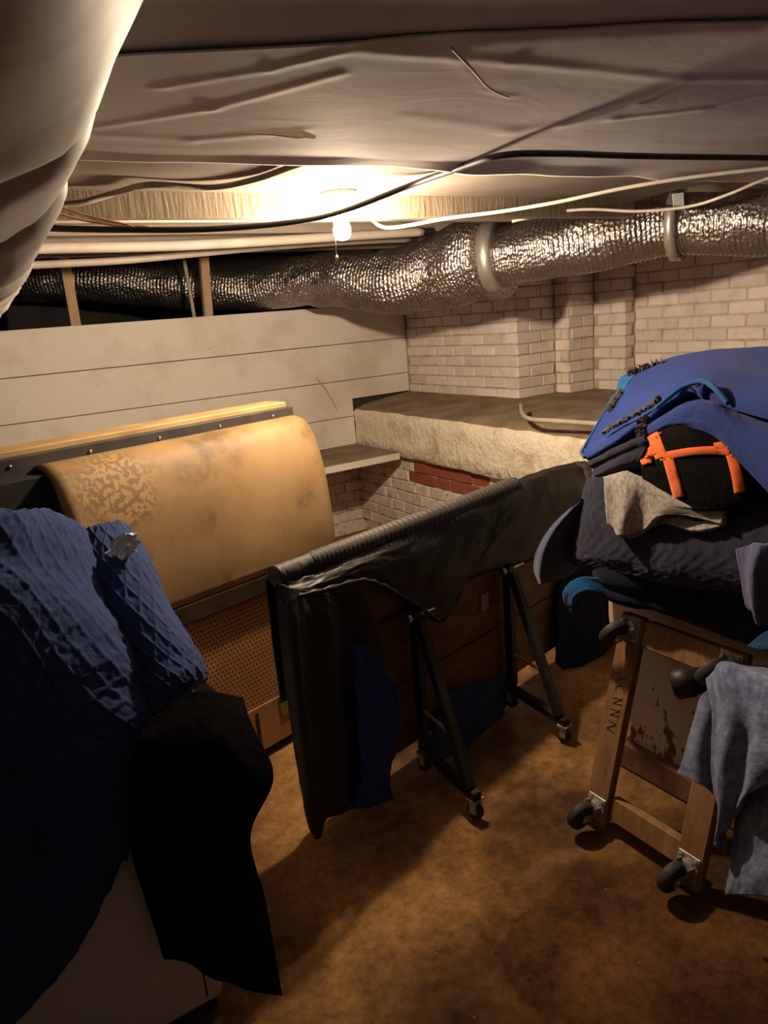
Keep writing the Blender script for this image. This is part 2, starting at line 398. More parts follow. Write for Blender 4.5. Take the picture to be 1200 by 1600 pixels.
def cloth(name, rows, mat, parent=None, nu=70, nv=70, disp=None, thick=.012, offset=-1.0):
    o = obj(name, patch(rows, nu, nv, disp), mat, parent, True)
    s = o.modifiers.new('thickness', 'SOLIDIFY'); s.thickness = thick; s.offset = offset
    return o
def bvh_of(o):
    me = o.data; return BVHTree.FromPolygons([o.matrix_basis @ v.co for v in me.vertices], [p.vertices[:] for p in me.polygons])
def stick(bvh, px, py, off=.006):
    d = ray(px, py).normalized(); h = bvh.ray_cast(EYE, d)
    if h[0] is None:
        h = bvh.find_nearest(EYE+d*2.0)
    return h[0]-d*off
def wrinkle(A=.01, f=3.0, seed=0.0, stretch=(1, 1)):
    return lambda u, v, s, t: A*fbm(u*f*stretch[0]+seed, v*f*stretch[1]+seed*1.7, seed, 4)
def quilt(A=.008, pitch=.075, W=.012, f=4, seed=0.0, mode='diamond', wv=.006):
    def fn(u, v, s, t):
        if mode == 'diamond':
            a = (u+v*.75)/pitch; b = (u-v*.75)/pitch
        else:
            a = u/pitch; b = None
            tri = abs(((v/(pitch*2)) % 1)-.5)*2; a = u/pitch + tri*1.2
        da = abs(a-round(a))*pitch; h = 1-math.exp(-(da/W)**2)
        if b is not None:
            db = abs(b-round(b))*pitch; h = min(h, 1-math.exp(-(db/W)**2))
        return A*h + wv*fbm(u*f+seed, v*f*1.3+seed, seed, 4)*2 + .0018*noise.noise(V((u*60, v*60, seed)))
    return fn
def bundle(name, c, half, mat, parent=None, seed=0, layers=3, rz=0.0, n=30, wob=.02):
    """a folded blanket: soft slab with layered, wobbling edges"""
    bm = bmesh.new(); bmesh.ops.create_cube(bm, size=2.0)
    bmesh.ops.subdivide_edges(bm, edges=bm.edges[:], cuts=n, use_grid_fill=True)
    uvl = bm.loops.layers.uv.verify(); hx, hy, hz = half
    for v in bm.verts:
        p = v.co.copy()
        q = 6.0
        L = (abs(p.x)**q+abs(p.y)**q+abs(p.z)**q)**(1/q)
        p = p/L
        side = max(abs(p.x), abs(p.y))
        groove = 0
        if layers > 1 and side > .8:
            g = (p.z*.5+.5)*layers; groove = abs(math.sin(math.pi*g))**.4
            k = 1-.035*(1-groove)
            p.x *= k; p.y *= k
        w_ = V((p.x*hx, p.y*hy, p.z*hz))
        d = wob*fbm(w_.x*4+seed, w_.y*4, w_.z*5+seed, 4)
        w_ += p.normalized()*d
        v.co = w_
    for f in bm.faces:
        f.smooth = True
        ax = max(range(3), key=lambda i: abs(f.normal[i]))
        for l in f.loops:
            k = l.vert.co; l[uvl].uv = ((k.y, k.z), (k.x, k.z), (k.x, k.y))[ax]
    bmesh.ops.transform(bm, matrix=Matrix.Translation(V(c)) @ Matrix.Rotation(rz, 4, 'Z'), verts=bm.verts)
    return obj(name, bm, mat, parent, True)

# ================================================================== STRUCTURE
XA, YA, X1, Y2, X2, Y3, X3 = 3.11, 3.388, 3.432, 3.275, 3.654, 3.035, 3.747
YB = 4.56; ZL = 1.003
bm = bmesh.new(); bmesh.ops.create_grid(bm, x_segments=40, y_segments=40, size=1)
for v in bm.verts: v.co = V((1.2+v.co.x*3.2, 1.6+v.co.y*4.2, 0.004*fbm(v.co.x*4, v.co.y*4, 2)-.004))
tag(obj('floor', bm, 'floor', smooth=True), 'stained brown concrete basement floor with wet patches and painted pile shade', kind='structure')
bm = bm_box((-1.8, -2.6, 2.14), (4.1, 6.2, 2.2)); tag(obj('ceiling', bm, 'deck'), 'grey underside of the floor deck above', kind='structure')
bm = bm_box((-1.95, -2.6, 0), (-1.8, 6.2, 2.2)); tag(obj('wall_side', bm, 'mortar'), 'unseen painted masonry wall added past the wrapped duct for bounce', kind='structure')  # out of view, added to hold back world light and give bounce
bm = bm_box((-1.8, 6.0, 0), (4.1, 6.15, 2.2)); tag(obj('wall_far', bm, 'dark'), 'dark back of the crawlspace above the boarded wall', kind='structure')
# ---- stepped brick wall: mortar body, each brick a child
wr = obj('wall_right', None or bm_box((X3+.007, -2.6, .2), (X3+.3, Y3+.2, 2.14)), 'mortar')
tag(wr, 'white painted brick wall stepping back in piers above the ledge', kind='structure')
wb = [((XA+.007, YA+.007, .8), (XA+.8, YB+.3, 2.14)), ((X1+.007, Y2+.007, .8), (X1+.6, YA+.05, 2.14)), ((X2+.007, Y3+.007, .8), (X2+.4, Y2+.05, 2.14))]
for lo, hi in wb: obj('mortar_pier', bm_box(lo, hi), 'mortar', wr)
brick_me = []
for k in range(5):
    bm = bm_box((-.5, -.5, -.5), (.5, .5, .5))
    bmesh.ops.subdivide_edges(bm, edges=[e for e in bm.edges if abs((e.verts[0].co-e.verts[1].co).x) > .5], cuts=1)
    for v in bm.verts: v.co += V((random.uniform(-.012, .012), 0, random.uniform(-.03, .03)))
    sc = V((.205, .05, .058))
    for v in bm.verts: v.co = V((v.co.x*sc.x, v.co.y*sc.y, v.co.z*sc.z))
    bmesh.ops.bevel(bm, geom=[e for e in bm.edges if min(e.verts[0].co.y, e.verts[1].co.y) < 0 and len(e.link_faces) == 2 and e.calc_face_angle(0) > .6], offset=.005, segments=1, affect='EDGES')
    for v in bm.verts: v.co = V((v.co.x/sc.x, v.co.y/sc.y, v.co.z/sc.z))
    me = bpy.data.meshes.new('brick'); bm.normal_update(); bm.to_mesh(me); bm.free(); me.materials.append(MAT['brick']); brick_me.append(me)
CH = .0675
def brick_run(parent, origin, d, length, nrm, z0, z1, phase=0.0, mats=None, jit=.004, skip=None, meshes=None, BL=.207, CH=.0675):
    """courses of bricks along d from origin, front faces at the plane, nrm pointing into the room"""
    d = V(d); nrm = V(nrm); rot = Matrix((d, -nrm, V((0, 0, 1)))).transposed().to_4x4()
    if rot.to_3x3().determinant() < 0: rot = Matrix((-d, -nrm, V((0, 0, 1)))).transposed().to_4x4()
    z = z0; r = 0
    while z + CH*.6 < z1:
        s = -((r % 2)*.5 + phase) * BL
        while s < length-.02:
            a = max(s, 0)+.0033; b = min(s+BL, length)-.0033
            s += BL
            if b-a < .03: continue
            c = V(origin)+d*((a+b)/2); c.z = z+CH/2
            if skip and skip(c): continue
            o = bpy.data.objects.new('brick', random.choice(meshes or brick_me)); col.objects.link(o); o.parent = parent
            h = CH-.0068+random.uniform(-.002, .002)
            mtx = Matrix.Translation(c - nrm*(.025-random.uniform(0, jit)) + V((0, 0, random.uniform(-.0015, .0015)))) @ rot @ Matrix.Rotation(random.uniform(-.012, .012), 4, 'Y') @ Matrix.Diagonal((b-a, .05, h, 1))
            o.matrix_local = mtx
            if mats:
                mm = mats(c)
                if mm: o.material_slots[0].link = 'OBJECT'; o.material_slots[0].material = MAT[mm]
        z += CH; r += 1
NX = (-1, 0, 0); NY = (0, -1, 0)
brick_run(wr, (XA, YA, 0), (0, 1, 0), YB-YA, NX, ZL-.02, 1.86, 0)
brick_run(wr, (XA, YA, 0), (1, 0, 0), X1-XA, NY, ZL-.02, 1.82, .5)
brick_run(wr, (X1, Y2, 0), (0, 1, 0), YA-Y2, NX, ZL-.02, 1.82, .2)
brick_run(wr, (X1, Y2, 0), (1, 0, 0), X2-X1, NY, ZL-.02, 1.82, .4)
brick_run(wr, (X2, Y3, 0), (0, 1, 0), Y2-Y3, NX, ZL-.02, 1.82, 0)
brick_run(wr, (X2, Y3, 0), (1, 0, 0), X3-X2, NY, ZL-.02, 1.82, .2)
brick_run(wr, (X3, 1.62, 0), (0, 1, 0), Y3-1.62, NX, 1.14, 1.86, .1)
# ---- foundation ledge: sloped dirty top, plaster face, brick below
bm = bmesh.new()
XF = 2.615
ny = 60; prof = []
for j in range(ny+1):
    y = -1.0 + (YB+1.0)*j/ny
    e = .012*fbm(y*5, 1.3, 0); e2 = .018*fbm(y*4, 9.3, 0)
    zf = .925 - .010*(YB-y) + .010*fbm(y*7, 4.4, 1)
    zb = .655 - .02*(YB-y) + .010*fbm(y*9, 2.4, 1)
    row = [(X3+.05, ZL-.005), (XA, ZL-.004), (2.9, ZL-.03+e2*.5), (2.70, .945+e2), (XF+.015, zf+.008), (XF-.006, zf-.012), (XF+e*.5, (zf*2+zb)/3), (XF-e*.4, (zf+zb*2)/3), (XF-.004, zb+.012), (XF+.02, zb), (XF+.2, zb)]
    prof.append([bm.verts.new((x, y, z)) for x, z in row])
for j in range(ny):
    for k in range(len(prof[0])-1):
        f = bm.faces.new((prof[j][k], prof[j][k+1], prof[j+1][k+1], prof[j+1][k])); f.material_index = 0 if k >= 4 else 1; f.smooth = k not in (4, 8)
lw = obj('wall_foundation', bm, None); lw.data.materials.append(MAT['plaster']); lw.data.materials.append(MAT['dirt'])
tag(lw, 'flaking plastered foundation ledge below the brick wall with dusty top', kind='structure')
obj('mortar_backing', bm_box((XF+.056, -1.0, -.02), (XF+.25, YB+.05, .70)), 'mortar_low', lw)
obj('mortar_backing', bm_box((-1.8, YB+.106, -.02), (XF+.1, YB+.2, .70)), 'mortar_low', lw)
low_me = []
for me in brick_me:
    k = me.copy(); k.materials[0] = MAT['brick_low']; low_me.append(k)
redc = [on(665, 742, 'x', XF+.05), on(735, 765, 'x', XF+.05)]
def redmat(c):
    y0, y1 = sorted((on(655, 745, 'x', XF+.05).y, on(752, 765, 'x', XF+.05).y))
    if y0-.02 < c.y < y1+.05 and c.z > .655-.02*(YB-c.y)-.155: return 'redbrick'
brick_run(lw, (XF+.05, 2.75, 0), (0, 1, 0), YB+.1-2.75, NX, .62-7*.076, .645, .2, redmat, .008, None, low_me, .150, .076)
brick_run(lw, (1.75, YB+.10, 0), (1, 0, 0), XF+.05-1.75, NY, .62-7*.076, .66, .3, None, .008, None, low_me, .150, .076)
# ---- boarded wall
wl = obj('wall_left', bm_box((-1.8, YB+.03, .60), (XA+.02, YB+.05, 1.63)), 'dark')
tag(wl, 'white painted horizontal board wall below the open crawlspace', kind='structure')
def board_poly(pts, y0=YB, th=.026):
    bm = bmesh.new(); vs = [bm.verts.new((x, y0, z)) for x, z in pts]; f = bm.faces.new(vs)
    r = bmesh.ops.extrude_face_region(bm, geom=[f]); bmesh.ops.translate(bm, vec=(0, th, 0), verts=[v for v in r['geom'] if isinstance(v, bmesh.types.BMVert)])
    bmesh.ops.recalc_face_normals(bm, faces=bm.faces)
    bmesh.ops.bevel(bm, geom=[e for e in bm.edges if all(abs(v.co.y-y0) < 1e-4 for v in e.verts)], offset=.003, segments=1, affect='EDGES')
    return bm
G = .0022; xe = XA-.004
obj('board', board_poly([(-1.8, 1.388+G), (xe, 1.388+G), (xe, 1.638), (-1.8, 1.642)]), 'board', wl)
obj('board', board_poly([(-1.8, 1.136+G), (xe, 1.136+G), (xe, 1.388-G), (-1.8, 1.388-G)]), 'board', wl)
obj('board', board_poly([(-1.8, .882+G), (XF-.004, .880+G), (XF-.004, ZL), (xe, ZL), (xe, 1.136-G), (-1.8, 1.136-G)]), 'board', wl)
obj('board', board_poly([(-1.8, .676), (XF-.004, .680), (XF-.004, .880-G), (-1.8, .882-G)]), 'board', wl)
# shelf under the boards
bm = bm_box((-1.8, 3.985, .632), (XF-.012, YB+.02, .682), .004)
for f in bm.faces: f.material_index = 1 if f.normal.z > .7 else 0
sh = obj('wall_shelf', bm, 'board'); sh.data.materials.append(MAT['dirt'])
tag(sh, 'white shelf board with dusty top under the boarded wall', 'shelf')
# studs in the crawlspace opening
for i, (a, b, wd, lab) in enumerate((((95, 412), (118, 508), .055, 'bare pine stud at the far left of the dark crawlspace opening'), ((312, 402), (325, 492), .055, 'bare pine stud in the crawlspace opening nearer the light bulb'))):
    A = on(a[0]+6, a[1], 'y', YB+.06); B = on(b[0], b[1], 'y', YB+.06)
    A = B+(A-B)*(2.13-B.z)/(A.z-B.z); B2 = B+(B-A)*.6
    bm = bmesh.new(); d = (A-B2); L = d.length; d.normalize(); s = V((1, 0, 0)); s = (s-d*s.dot(d)).normalized(); q = d.cross(s)
    bm_box((-wd/2, -.02, 0), (wd/2, .02, L), .002, 1, bm, Matrix.Translation(B2) @ Matrix((s, q, d)).transposed().to_4x4())
    tag(obj('wall_stud', bm, 'stud'), lab, 'stud', 'studs in the crawlspace opening')
cable('vertical_pipe', [on(287, 403, 'y', YB+.12), on(303, 492, 'y', YB+.12), on(310, 540, 'y', YB+.12)], .012, 'pipe', 'thin grey pipe beside the pine stud in the crawlspace', 'pipe', 4)
# ---- ceiling: plank, joists
ZP = 1.95
bm = bm_box((-1.7, 1.70, ZP), (2.78, 2.26, ZP+.03), .003)
tag(obj('ceiling_plank', bm, 'plank'), 'wide tan painted board along the ceiling in front of the bulb joist', 'plank')
bm = bm_box((-1.7, 2.26, 1.878), (2.78, 2.305, 2.135), .003)
tag(obj('ceiling_joist', bm, 'joist'), 'bright rough-sawn joist directly behind the light bulb', 'joist', 'ceiling joists')
for i, (y, zb_, lab) in enumerate(((2.72, 1.93, 'second painted ceiling joist just behind the bulb joist'), (3.12, 1.99, 'painted ceiling joist third from the light bulb'), (3.52, 1.99, 'painted ceiling joist over the middle of the boarded recess'), (3.94, 1.99, 'painted ceiling joist second from the boarded wall'), (4.36, 1.99, 'painted ceiling joist nearest the boarded wall'))):
    x1 = X3-.02 if y < 3.0 else (XA-.03 if y > YA-.1 else X2-.05)
    tag(obj('ceiling_joist', bm_box((-1.7, y, zb_), (x1, y+.045, 2.135), .003), 'joistdim'), lab, 'joist', 'ceiling joists')
# ---- plastic sheeting stapled under the joists
def sheet_rise(y): return .085*max(0, 1.78-y) if y > .6 else .1003+.02*(.6-y)
def seg_d(p, a, b):
    ab = b-a; t = max(0, min(1, (p-a).dot(ab)/ab.length_squared)); return (p-(a+ab*t)).length, t
CREASES = []
def onsheet(x, y, off=0.0):
    z = 1.95
    for _ in range(6): z = 1.937+sheet_rise(on(x, y, 'z', z).y)-off
    return on(x, y, 'z', z)
for pts, h, wd in (([(150, 195), (330, 165), (530, 112)], .020, .014), ([(250, 132), (420, 105), (530, 80)], .018, .013), 
                   ([(600, 62), (850, 42), (1200, 30)], -.03, .03), ([(560, 75), (800, 95), (1060, 122), (1200, 122)], .016, .02), ([(880, 195), (1000, 160), (1075, 124)], .020, .014),
                   ([(960, 185), (1100, 168), (1200, 145)], .020, .016), ([(120, 205), (300, 215), (470, 200)], .012, .02), ([(700, 75), (760, 140), (800, 150)], .008, .01),
                   ([(300, 60), (480, 45), (620, 40)], .012, .03), ([(640, 180), (800, 205), (950, 185)], .010, .03)):
    w3 = [onsheet(x, y) for x, y in pts]
    for a, b in zip(w3, w3[1:]): CREASES.append((V((a.x, a.y)), V((b.x, b.y)), h, wd))
def sheet_h(x, y, seed):
    p = V((x, y)); h = .005*fbm(x*.8+seed, y*1.2, seed, 2) + .0004*fbm(x*4+seed, y*7, seed, 2)
    for a, b, hh, wd in CREASES:
        if abs(x-.5*(a.x+b.x)) > .5*abs(a.x-b.x)+.1 or abs(y-.5*(a.y+b.y)) > .5*abs(a.y-b.y)+.1: continue
        d, t = seg_d(p, a, b); h -= .17*hh*math.exp(-(d/wd)**2)*(.6+.4*nz(x*6, y*6, hh*100))
    return h
def sheet(name, x0, x1, yf0, yf1, zc, seed, mat, label, nx=420, ny_=150, edge=None, droop=.014, near=None):
    bm = bmesh.new(); g = []
    for j in range(ny_+1):
        row = []
        for i in range(nx+1):
            s = i/nx; x = x0+(x1-x0)*s; t = j/ny_
            y = yf0+(yf1-yf0)*t
            zq = zc+sheet_rise(y); z = zq+sheet_h(x, y, seed)
            if edge:
                e = edge(x); y0 = near(x) if near else yf0; y = y0+(e-y0)*t; z = zc+sheet_rise(y)+sheet_h(x, y, seed)*min(1, (1.02-t)*6) - droop*max(0, (t-.93)/.07)*(.5+nz(x*3, 1.1, seed))
            row.append(bm.verts.new((x, y, z)))
        g.append(row)
    for j in range(ny_):
        for i in range(nx): bm.faces.new((g[j][i], g[j][i+1], g[j+1][i+1], g[j+1][i]))
    o = obj(name, bm, mat, None, True); s = o.modifiers.new('thickness', 'SOLIDIFY'); s.thickness = .003
    return tag(o, label, 'plastic sheet')
sa, sb = onsheet(600, 62), onsheet(1200, 30)
def seam_y(x): return max(.2, sa.y+(sb.y-sa.y)*(x-sa.x)/(sb.x-sa.x)+.012*nz(x*3, 5.0))
sheet('plastic_sheet', -1.2, 3.6, .2, 1.78, 1.937, 3.0, 'sheet', 'creased grey plastic sheeting stapled under the joists beside the tan plank', edge=lambda x: 1.775+.03*nz(x*1.5, 3.3)+.012*nz(x*7, 1.3), near=seam_y)
sheet('plastic_sheet', -1.2, 3.6, -1.2, 1.10, 1.946, 8.0, 'sheet2', 'dusty plastic sheeting overhead nearest the viewer, at the top of the photo', edge=lambda x: seam_y(x)+.12, droop=0.0)
# loose flap at the sheet edge
fl = [[on(380, 206, 'z', 1.915), on(430, 198, 'z', 1.915), on(470, 203, 'z', 1.915), on(494, 212, 'z', 1.915)], [on(385, 210, 'z', 1.90), on(430, 210, 'z', 1.89), on(470, 214, 'z', 1.89), on(492, 217, 'z', 1.90)]]
tag(cloth('plastic_flap', fl, 'flap', None, 30, 8, wrinkle(.004, 14, 2), .001), 'small torn flap of pale plastic hanging at the sheeting edge', 'plastic sheet')

# ---- light fixture
fc = on(530, 309, 'z', 1.932)
fx = empty('light_fixture', (fc.x, fc.y, ZP)); tag(fx, 'porcelain ceiling lampholder with bare glowing bulb and pull chain', 'light')
bm = bmesh.new(); lathe(bm, [(.056, 0), (.058, -.006), (.054, -.016), (.034, -.022), (.026, -.030), (.024, -.052), (.021, -.060)]); obj('lampholder', bm, 'porcelain', fx, True)
bm = bmesh.new(); lathe(bm, [(.014, -.056), (.0145, -.066), (.016, -.074)], n=16); obj('bulb_collar', bm, 'porcelain', fx, True)
bm = bmesh.new(); lathe(bm, [(.0145, -.074), (.018, -.084), (.026, -.100), (.0295, -.115), (.028, -.130), (.021, -.142), (.010, -.148), (.002, -.149)], n=16); obj('bulb', bm, 'bulb', fx, True)
bm = bmesh.new(); tube(bm, [(-.036, -.012, -.022), (-.037, -.012, -.10), (-.036, -.012, -.195)], .0016, 6); lathe(bm, [(.002, 0), (.005, -.005), (.005, -.014), (.002, -.018)], (-.036, -.012, -.195), 8); obj('pull_chain', bm, 'brass', fx, True)

# ---- ducts
def ribbed_duct(name, pts, rad, mat, label, rib=.030, amp=.05, n=36, step=.006, seed=0, crush=.05, parent=None):
    P = catmull(pts, 400); L = sum((b-a).length for a, b in zip(P, P[1:])); N = max(20, int(L/step))
    # resample by length
    Q = [P[0]]; acc = 0; k = 0; tgt = L/N
    for a, b in zip(P, P[1:]):
        l = (b-a).length
        while acc+l >= tgt-1e-9 and len(Q) <= N:
            f = (tgt-acc)/l; a = a.lerp(b, f); Q.append(a.copy()); l = (b-a).length; acc = 0
        acc += l
    R = rad if callable(rad) else (lambda s: rad)
    def rf(i, kk):
        s = i/len(Q); r = R(s); a = 2*math.pi*kk/n
        ph = i*tgt/rib + .25*noise.noise(V((math.cos(a)*2, math.sin(a)*2, i*tgt*4+seed)))
        return r*(1+amp*(abs(math.sin(math.pi*ph))-.5) + crush*fbm(math.cos(a)*1.5+seed, math.sin(a)*1.5, i*tgt*5, 3))
    bm = bmesh.new(); tube(bm, Q, rf, n); bmesh.ops.recalc_face_normals(bm, faces=bm.faces)
    o = obj(name, bm, mat, parent, True)
    if label: tag(o, label, 'duct')
    return o
D0 = [V((3.24, .55, 1.72)), dep(1330, 345, 2.75), dep(1200, 348, 2.95), dep(1060, 352, 3.20), dep(920, 378, 3.38), dep(775, 402, 3.6)]
fd = ribbed_duct('foil_duct', D0, lambda s: .135-.010*math.sin(s*3), 'foil', 'crinkled silver foil duct hanging along the brick wall with a white strap', .022, .07, 40, seed=1, crush=.10)
D1 = [dep(778, 400, 3.62), dep(735, 408, 3.78), dep(690, 425, 3.98), dep(620, 440, 4.16), dep(540, 436, 4.40), dep(470, 440, 4.66), dep(380, 452, 4.85), dep(250, 446, 4.92), dep(120, 436, 4.9), dep(-60, 440, 5.0)]
ribbed_duct('foil_duct', D1, lambda s: (.20-.06*min(1, s*2.4)), 'foil', 'foil duct bending from the metal collar into the crawlspace behind the studs', .024, .07, 40, seed=5, crush=.10)
bm = bmesh.new(); ca = dep(772, 402, 3.58); cd = (D0[-1]-D0[-2]).normalized()
tube(bm, [ca-cd*.035, ca-cd*.03, ca+cd*.03, ca+cd*.035], [.150, .168, .168, .150], 40); bmesh.ops.recalc_face_normals(bm, faces=bm.faces)
tag(obj('duct_collar', bm, 'collar', smooth=True), 'dull metal collar joining the two silver foil ducts', 'duct collar')
# white strap round the duct
bm = bmesh.new(); sc_ = dep(1060, 352, 3.2); sd = (D0[4]-D0[2]).normalized(); tube(bm, [sc_-sd*.022, sc_+sd*.022], .148, 36, False)
o = obj('duct_strap', bm, 'collar', fd, True); s = o.modifiers.new('t', 'SOLIDIFY'); s.thickness = .003
bm = bmesh.new(); A = dep(1051, 303, 3.06); B = dep(1068, 301, 3.06); Cc = dep(1069, 322, 3.055); Dd = dep(1053, 324, 3.055)
f = bm.faces.new([bm.verts.new(p) for p in (A, B, Cc, Dd)]); r = bmesh.ops.extrude_face_region(bm, geom=[f]); bmesh.ops.translate(bm, vec=FW*.006, verts=[v for v in r['geom'] if isinstance(v, bmesh.types.BMVert)])
obj('tape_tab', bm, 'strap', fd)
# big white wrapped duct near the viewer
WD = [(-.16, -.9, 1.78), (-.05, -.2, 1.765), (.014, .355, 1.76), (.037, .614, 1.76), (.079, 1.046, 1.757), (.14, 1.81, 1.75), (.20, 2.7, 1.745), (.28, 4.0, 1.75)]
bands = [.30, .36, .43, .50, .57, .64, .72, .82]
def wr_rad(s):
    r = .125
    for b in bands: r -= .012*math.exp(-((s-b)/.006)**2)
    return r
ribbed_duct('wrapped_duct', WD, wr_rad, 'wrap', 'large dull white wrapped duct overhead at the left edge', .45, .02, 48, .012, 3, .07)

# ---- cables and pipes
YC = 2.17
cable('black_cable', [on(20, 352, 'y', YC), on(90, 357, 'y', YC), on(200, 359, 'y', YC), on(330, 358, 'y', YC), on(450, 348, 'y', YC-.02), on(530, 332, 'y', YC-.06), on(640, 290, 'z', 1.925), on(720, 262, 'z', 1.93), on(785, 243, 'z', 1.93), on(870, 240, 'z', 1.928), on(1000, 244, 'z', 1.928), on(1200, 247, 'z', 1.928), on(1330, 250, 'z', 1.928)], .0085, 'blackcable', 'thick black cable sagging past the bulb and along the right ceiling', n=110, run_on=.6)
cable('grey_cable', [on(30, 335, 'y', 2.2), on(75, 322, 'y', 2.2), on(130, 316, 'y', 2.2), on(185, 300, 'z', 1.935), on(235, 289, 'z', 1.935), on(330, 293, 'z', 1.935), on(400, 280, 'z', 1.94), on(470, 256, 'z', 1.94), on(520, 247, 'z', 1.942)], .008, 'greycable', 'dusty grey cable waving across the tan plank left of the bulb', n=90)
for k, (pp, lab) in enumerate(((((70, 322), (110, 330), (160, 346), (240, 356)), 'tan cloth wire, topmost of the loose wires by the wrapped duct'), (((75, 328), (120, 342), (180, 352), (235, 358)), 'tan cloth wire in the middle of the loose wires by the wrapped duct'), (((78, 318), (140, 338), (200, 352), (225, 362)), 'loose tan wire looping below the black cable at far left'))):
    cable('loose_wire', [on(x, y, 'y', 2.215-.012*k) for x, y in pp], .0035, 'copper', lab, 'wire', 30, 6)
cable('white_cable', [dep(572, 332, 2.82), dep(592, 352, 2.74), dep(620, 355, 2.7), dep(700, 341, 2.66), dep(780, 331, 2.62), dep(870, 316, 2.56), dep(975, 294, 2.5), dep(1080, 277, 2.45), dep(1200, 263, 2.4), dep(1300, 255, 2.36)], .0065, 'whitecable', 'upper white cable running under the right ceiling above the foil duct', n=80, run_on=4)
cable('white_cable', [dep(800, 346, 3.0), dep(860, 333, 2.98), dep(920, 327, 2.96), dep(1000, 330, 2.93), dep(1080, 322, 2.88), dep(1140, 303, 2.78), dep(1200, 279, 2.7), dep(1290, 258, 2.6)], .006, 'whitecable', 'lower white cable lying across the top of the foil duct', n=70, run_on=4)
cable('hanging_wire', [onsheet(705, 74, .03), onsheet(735, 105, .045), onsheet(765, 138, .035), onsheet(795, 152, .02)], .0025, 'whitecable', 'short stiff white wire poking from the plastic sheeting', 'wire', 20, 6)
cable('conduit', [on(-40, 420, 'y', 3.68), on(35, 415, 'y', 3.68), on(190, 407, 'y', 3.68), on(300, 397, 'y', 3.68), on(420, 386, 'y', 3.68), on(560, 377, 'y', 3.68), on(640, 374, 'y', 3.68)], .017, 'pipe', 'pale conduit, the lowest pipe above the crawlspace opening', 'pipe', 40, 10)
cable('conduit', [on(-40, 392, 'y', 3.3), on(60, 388, 'y', 3.3), on(300, 383, 'y', 3.3), on(560, 368, 'y', 3.3), on(660, 362, 'y', 3.3)], .022, 'pipe', 'thicker pale pipe running above the lowest conduit', 'pipe', 40, 10)
cable('ledge_pipe', [on(814, 632, 'z', 1.03), on(817, 647, 'z', 1.005), on(830, 655, 'z', 1.0), on(870, 658, 'z', .998), on(945, 663, 'z', .998), on(1010, 667, 'z', .998)], .012, 'pipe', 'thin painted pipe lying along the dusty ledge below the piers', 'pipe', 40)
cable('wall_wire', [on(494, 590, 'y', YB-.006), on(505, 603, 'y', YB-.012), on(516, 620, 'y', YB-.006), on(527, 641, 'y', YB-.004)], .0028, 'copper', 'short brown wire curling down the white boards', 'wire', 24, 6)

# ================================================================== TAN CABINET
cdir = V((.968, .25, 0)).normalized(); cback = V((-cdir.y, cdir.x, 0))
cab = empty('curved_cabinet', mat=Matrix.Translation((1.245, 2.425, 0)) @ Matrix((cdir, cback, V((0, 0, 1)))).transposed().to_4x4())
tag(cab, 'dusty tan cabinet with curved front panel and orange perforated base', 'cabinet')
CL = .98
def prof_sheet(prof, u0_, u1_, th, nu_=24):
    prof = catmull([V((0, a, b)) for a, b in prof], 28); bm = bmesh.new(); g = []
    for p in prof: g.append([bm.verts.new((u0_+(u1_-u0_)*i/nu_, p.y, p.z)) for i in range(nu_+1)])
    for a, b in zip(g, g[1:]):
        for i in range(nu_): bm.faces.new((a[i], a[i+1], b[i+1], b[i])).smooth = True
    bmesh.ops.recalc_face_normals(bm, faces=bm.faces)
    return bm
o = obj('front_panel', prof_sheet([(.17, 1.205), (.12, 1.200), (.075, 1.175), (.04, 1.11), (.015, 1.02), (.0, .90), (-.006, .80), (-.004, .705)], -CL, 0, .01), 'tan', cab, True)
s = o.modifiers.new('t', 'SOLIDIFY'); s.thickness = .014; s.offset = 0
obj('body', bm_box((-1.75, .10, .03), (-.02, .30, 1.19), .004), 'cavity', cab)
obj('screw_strip', bm_box((-1.78, .165, 1.175), (.012, .20, 1.245), .003), 'strip', cab)
obj('top_edge', bm_box((-1.78, .20, 1.19), (.010, .33, 1.262), .004), 'tanedge', cab)
for k in range(7):
    bm = bmesh.new(); lathe(bm, [(.006, 0), (.006, -.002), (.003, -.005)], n=10, axis='y'); so = obj('screw', bm, 'chrome', cab, True); so.location = (-.09-.24*k, .165, 1.222)
# curved end plates
def end_plate(x0, x1, mat):
    pr = catmull([V((0, a, b)) for a, b in [(.17, 1.20), (.12, 1.195), (.078, 1.17), (.045, 1.11), (.02, 1.02), (.006, .90), (.0, .80), (.002, .705)]], 20)
    bm = bmesh.new(); pts = [(p.y, p.z) for p in pr] + [(.20, .70), (.20, 1.20)]
    f = bm.faces.new([bm.verts.new((x0, a, b)) for a, b in pts]); r = bmesh.ops.extrude_face_region(bm, geom=[f]); bmesh.ops.translate(bm, vec=(x1-x0, 0, 0), verts=[v for v in r['geom'] if isinstance(v, bmesh.types.BMVert)]); bmesh.ops.recalc_face_normals(bm, faces=bm.faces)
    return obj('end_plate', bm, mat, cab)
end_plate(-.012, -.004, 'brownrail'); end_plate(-CL+.004, -CL+.012, 'cavity')
obj('lower_rail', bm_box((-CL-.3, -.012, .630), (.004, .06, .703), .008, 2), 'brownrail', cab)
obj('perforated_panel', bm_box((-1.7, .012, .20), (-.02, .10, .635)), 'perf', cab)
obj('kick_panel', bm_box((-1.7, .008, .035), (-.02, .10, .215), .003), 'kick', cab)
obj('plinth', bm_box((-1.7, .05, 0), (-.03, .28, .04)), 'cavity', cab)
obj('maker_plate', bm_box((-.345, .003, .13), (-.295, .0095, .215), .001), 'plate', cab)
obj('slot', bm_box((-.455, .005, .05), (-.443, .0095, .195)), 'cavity', cab)

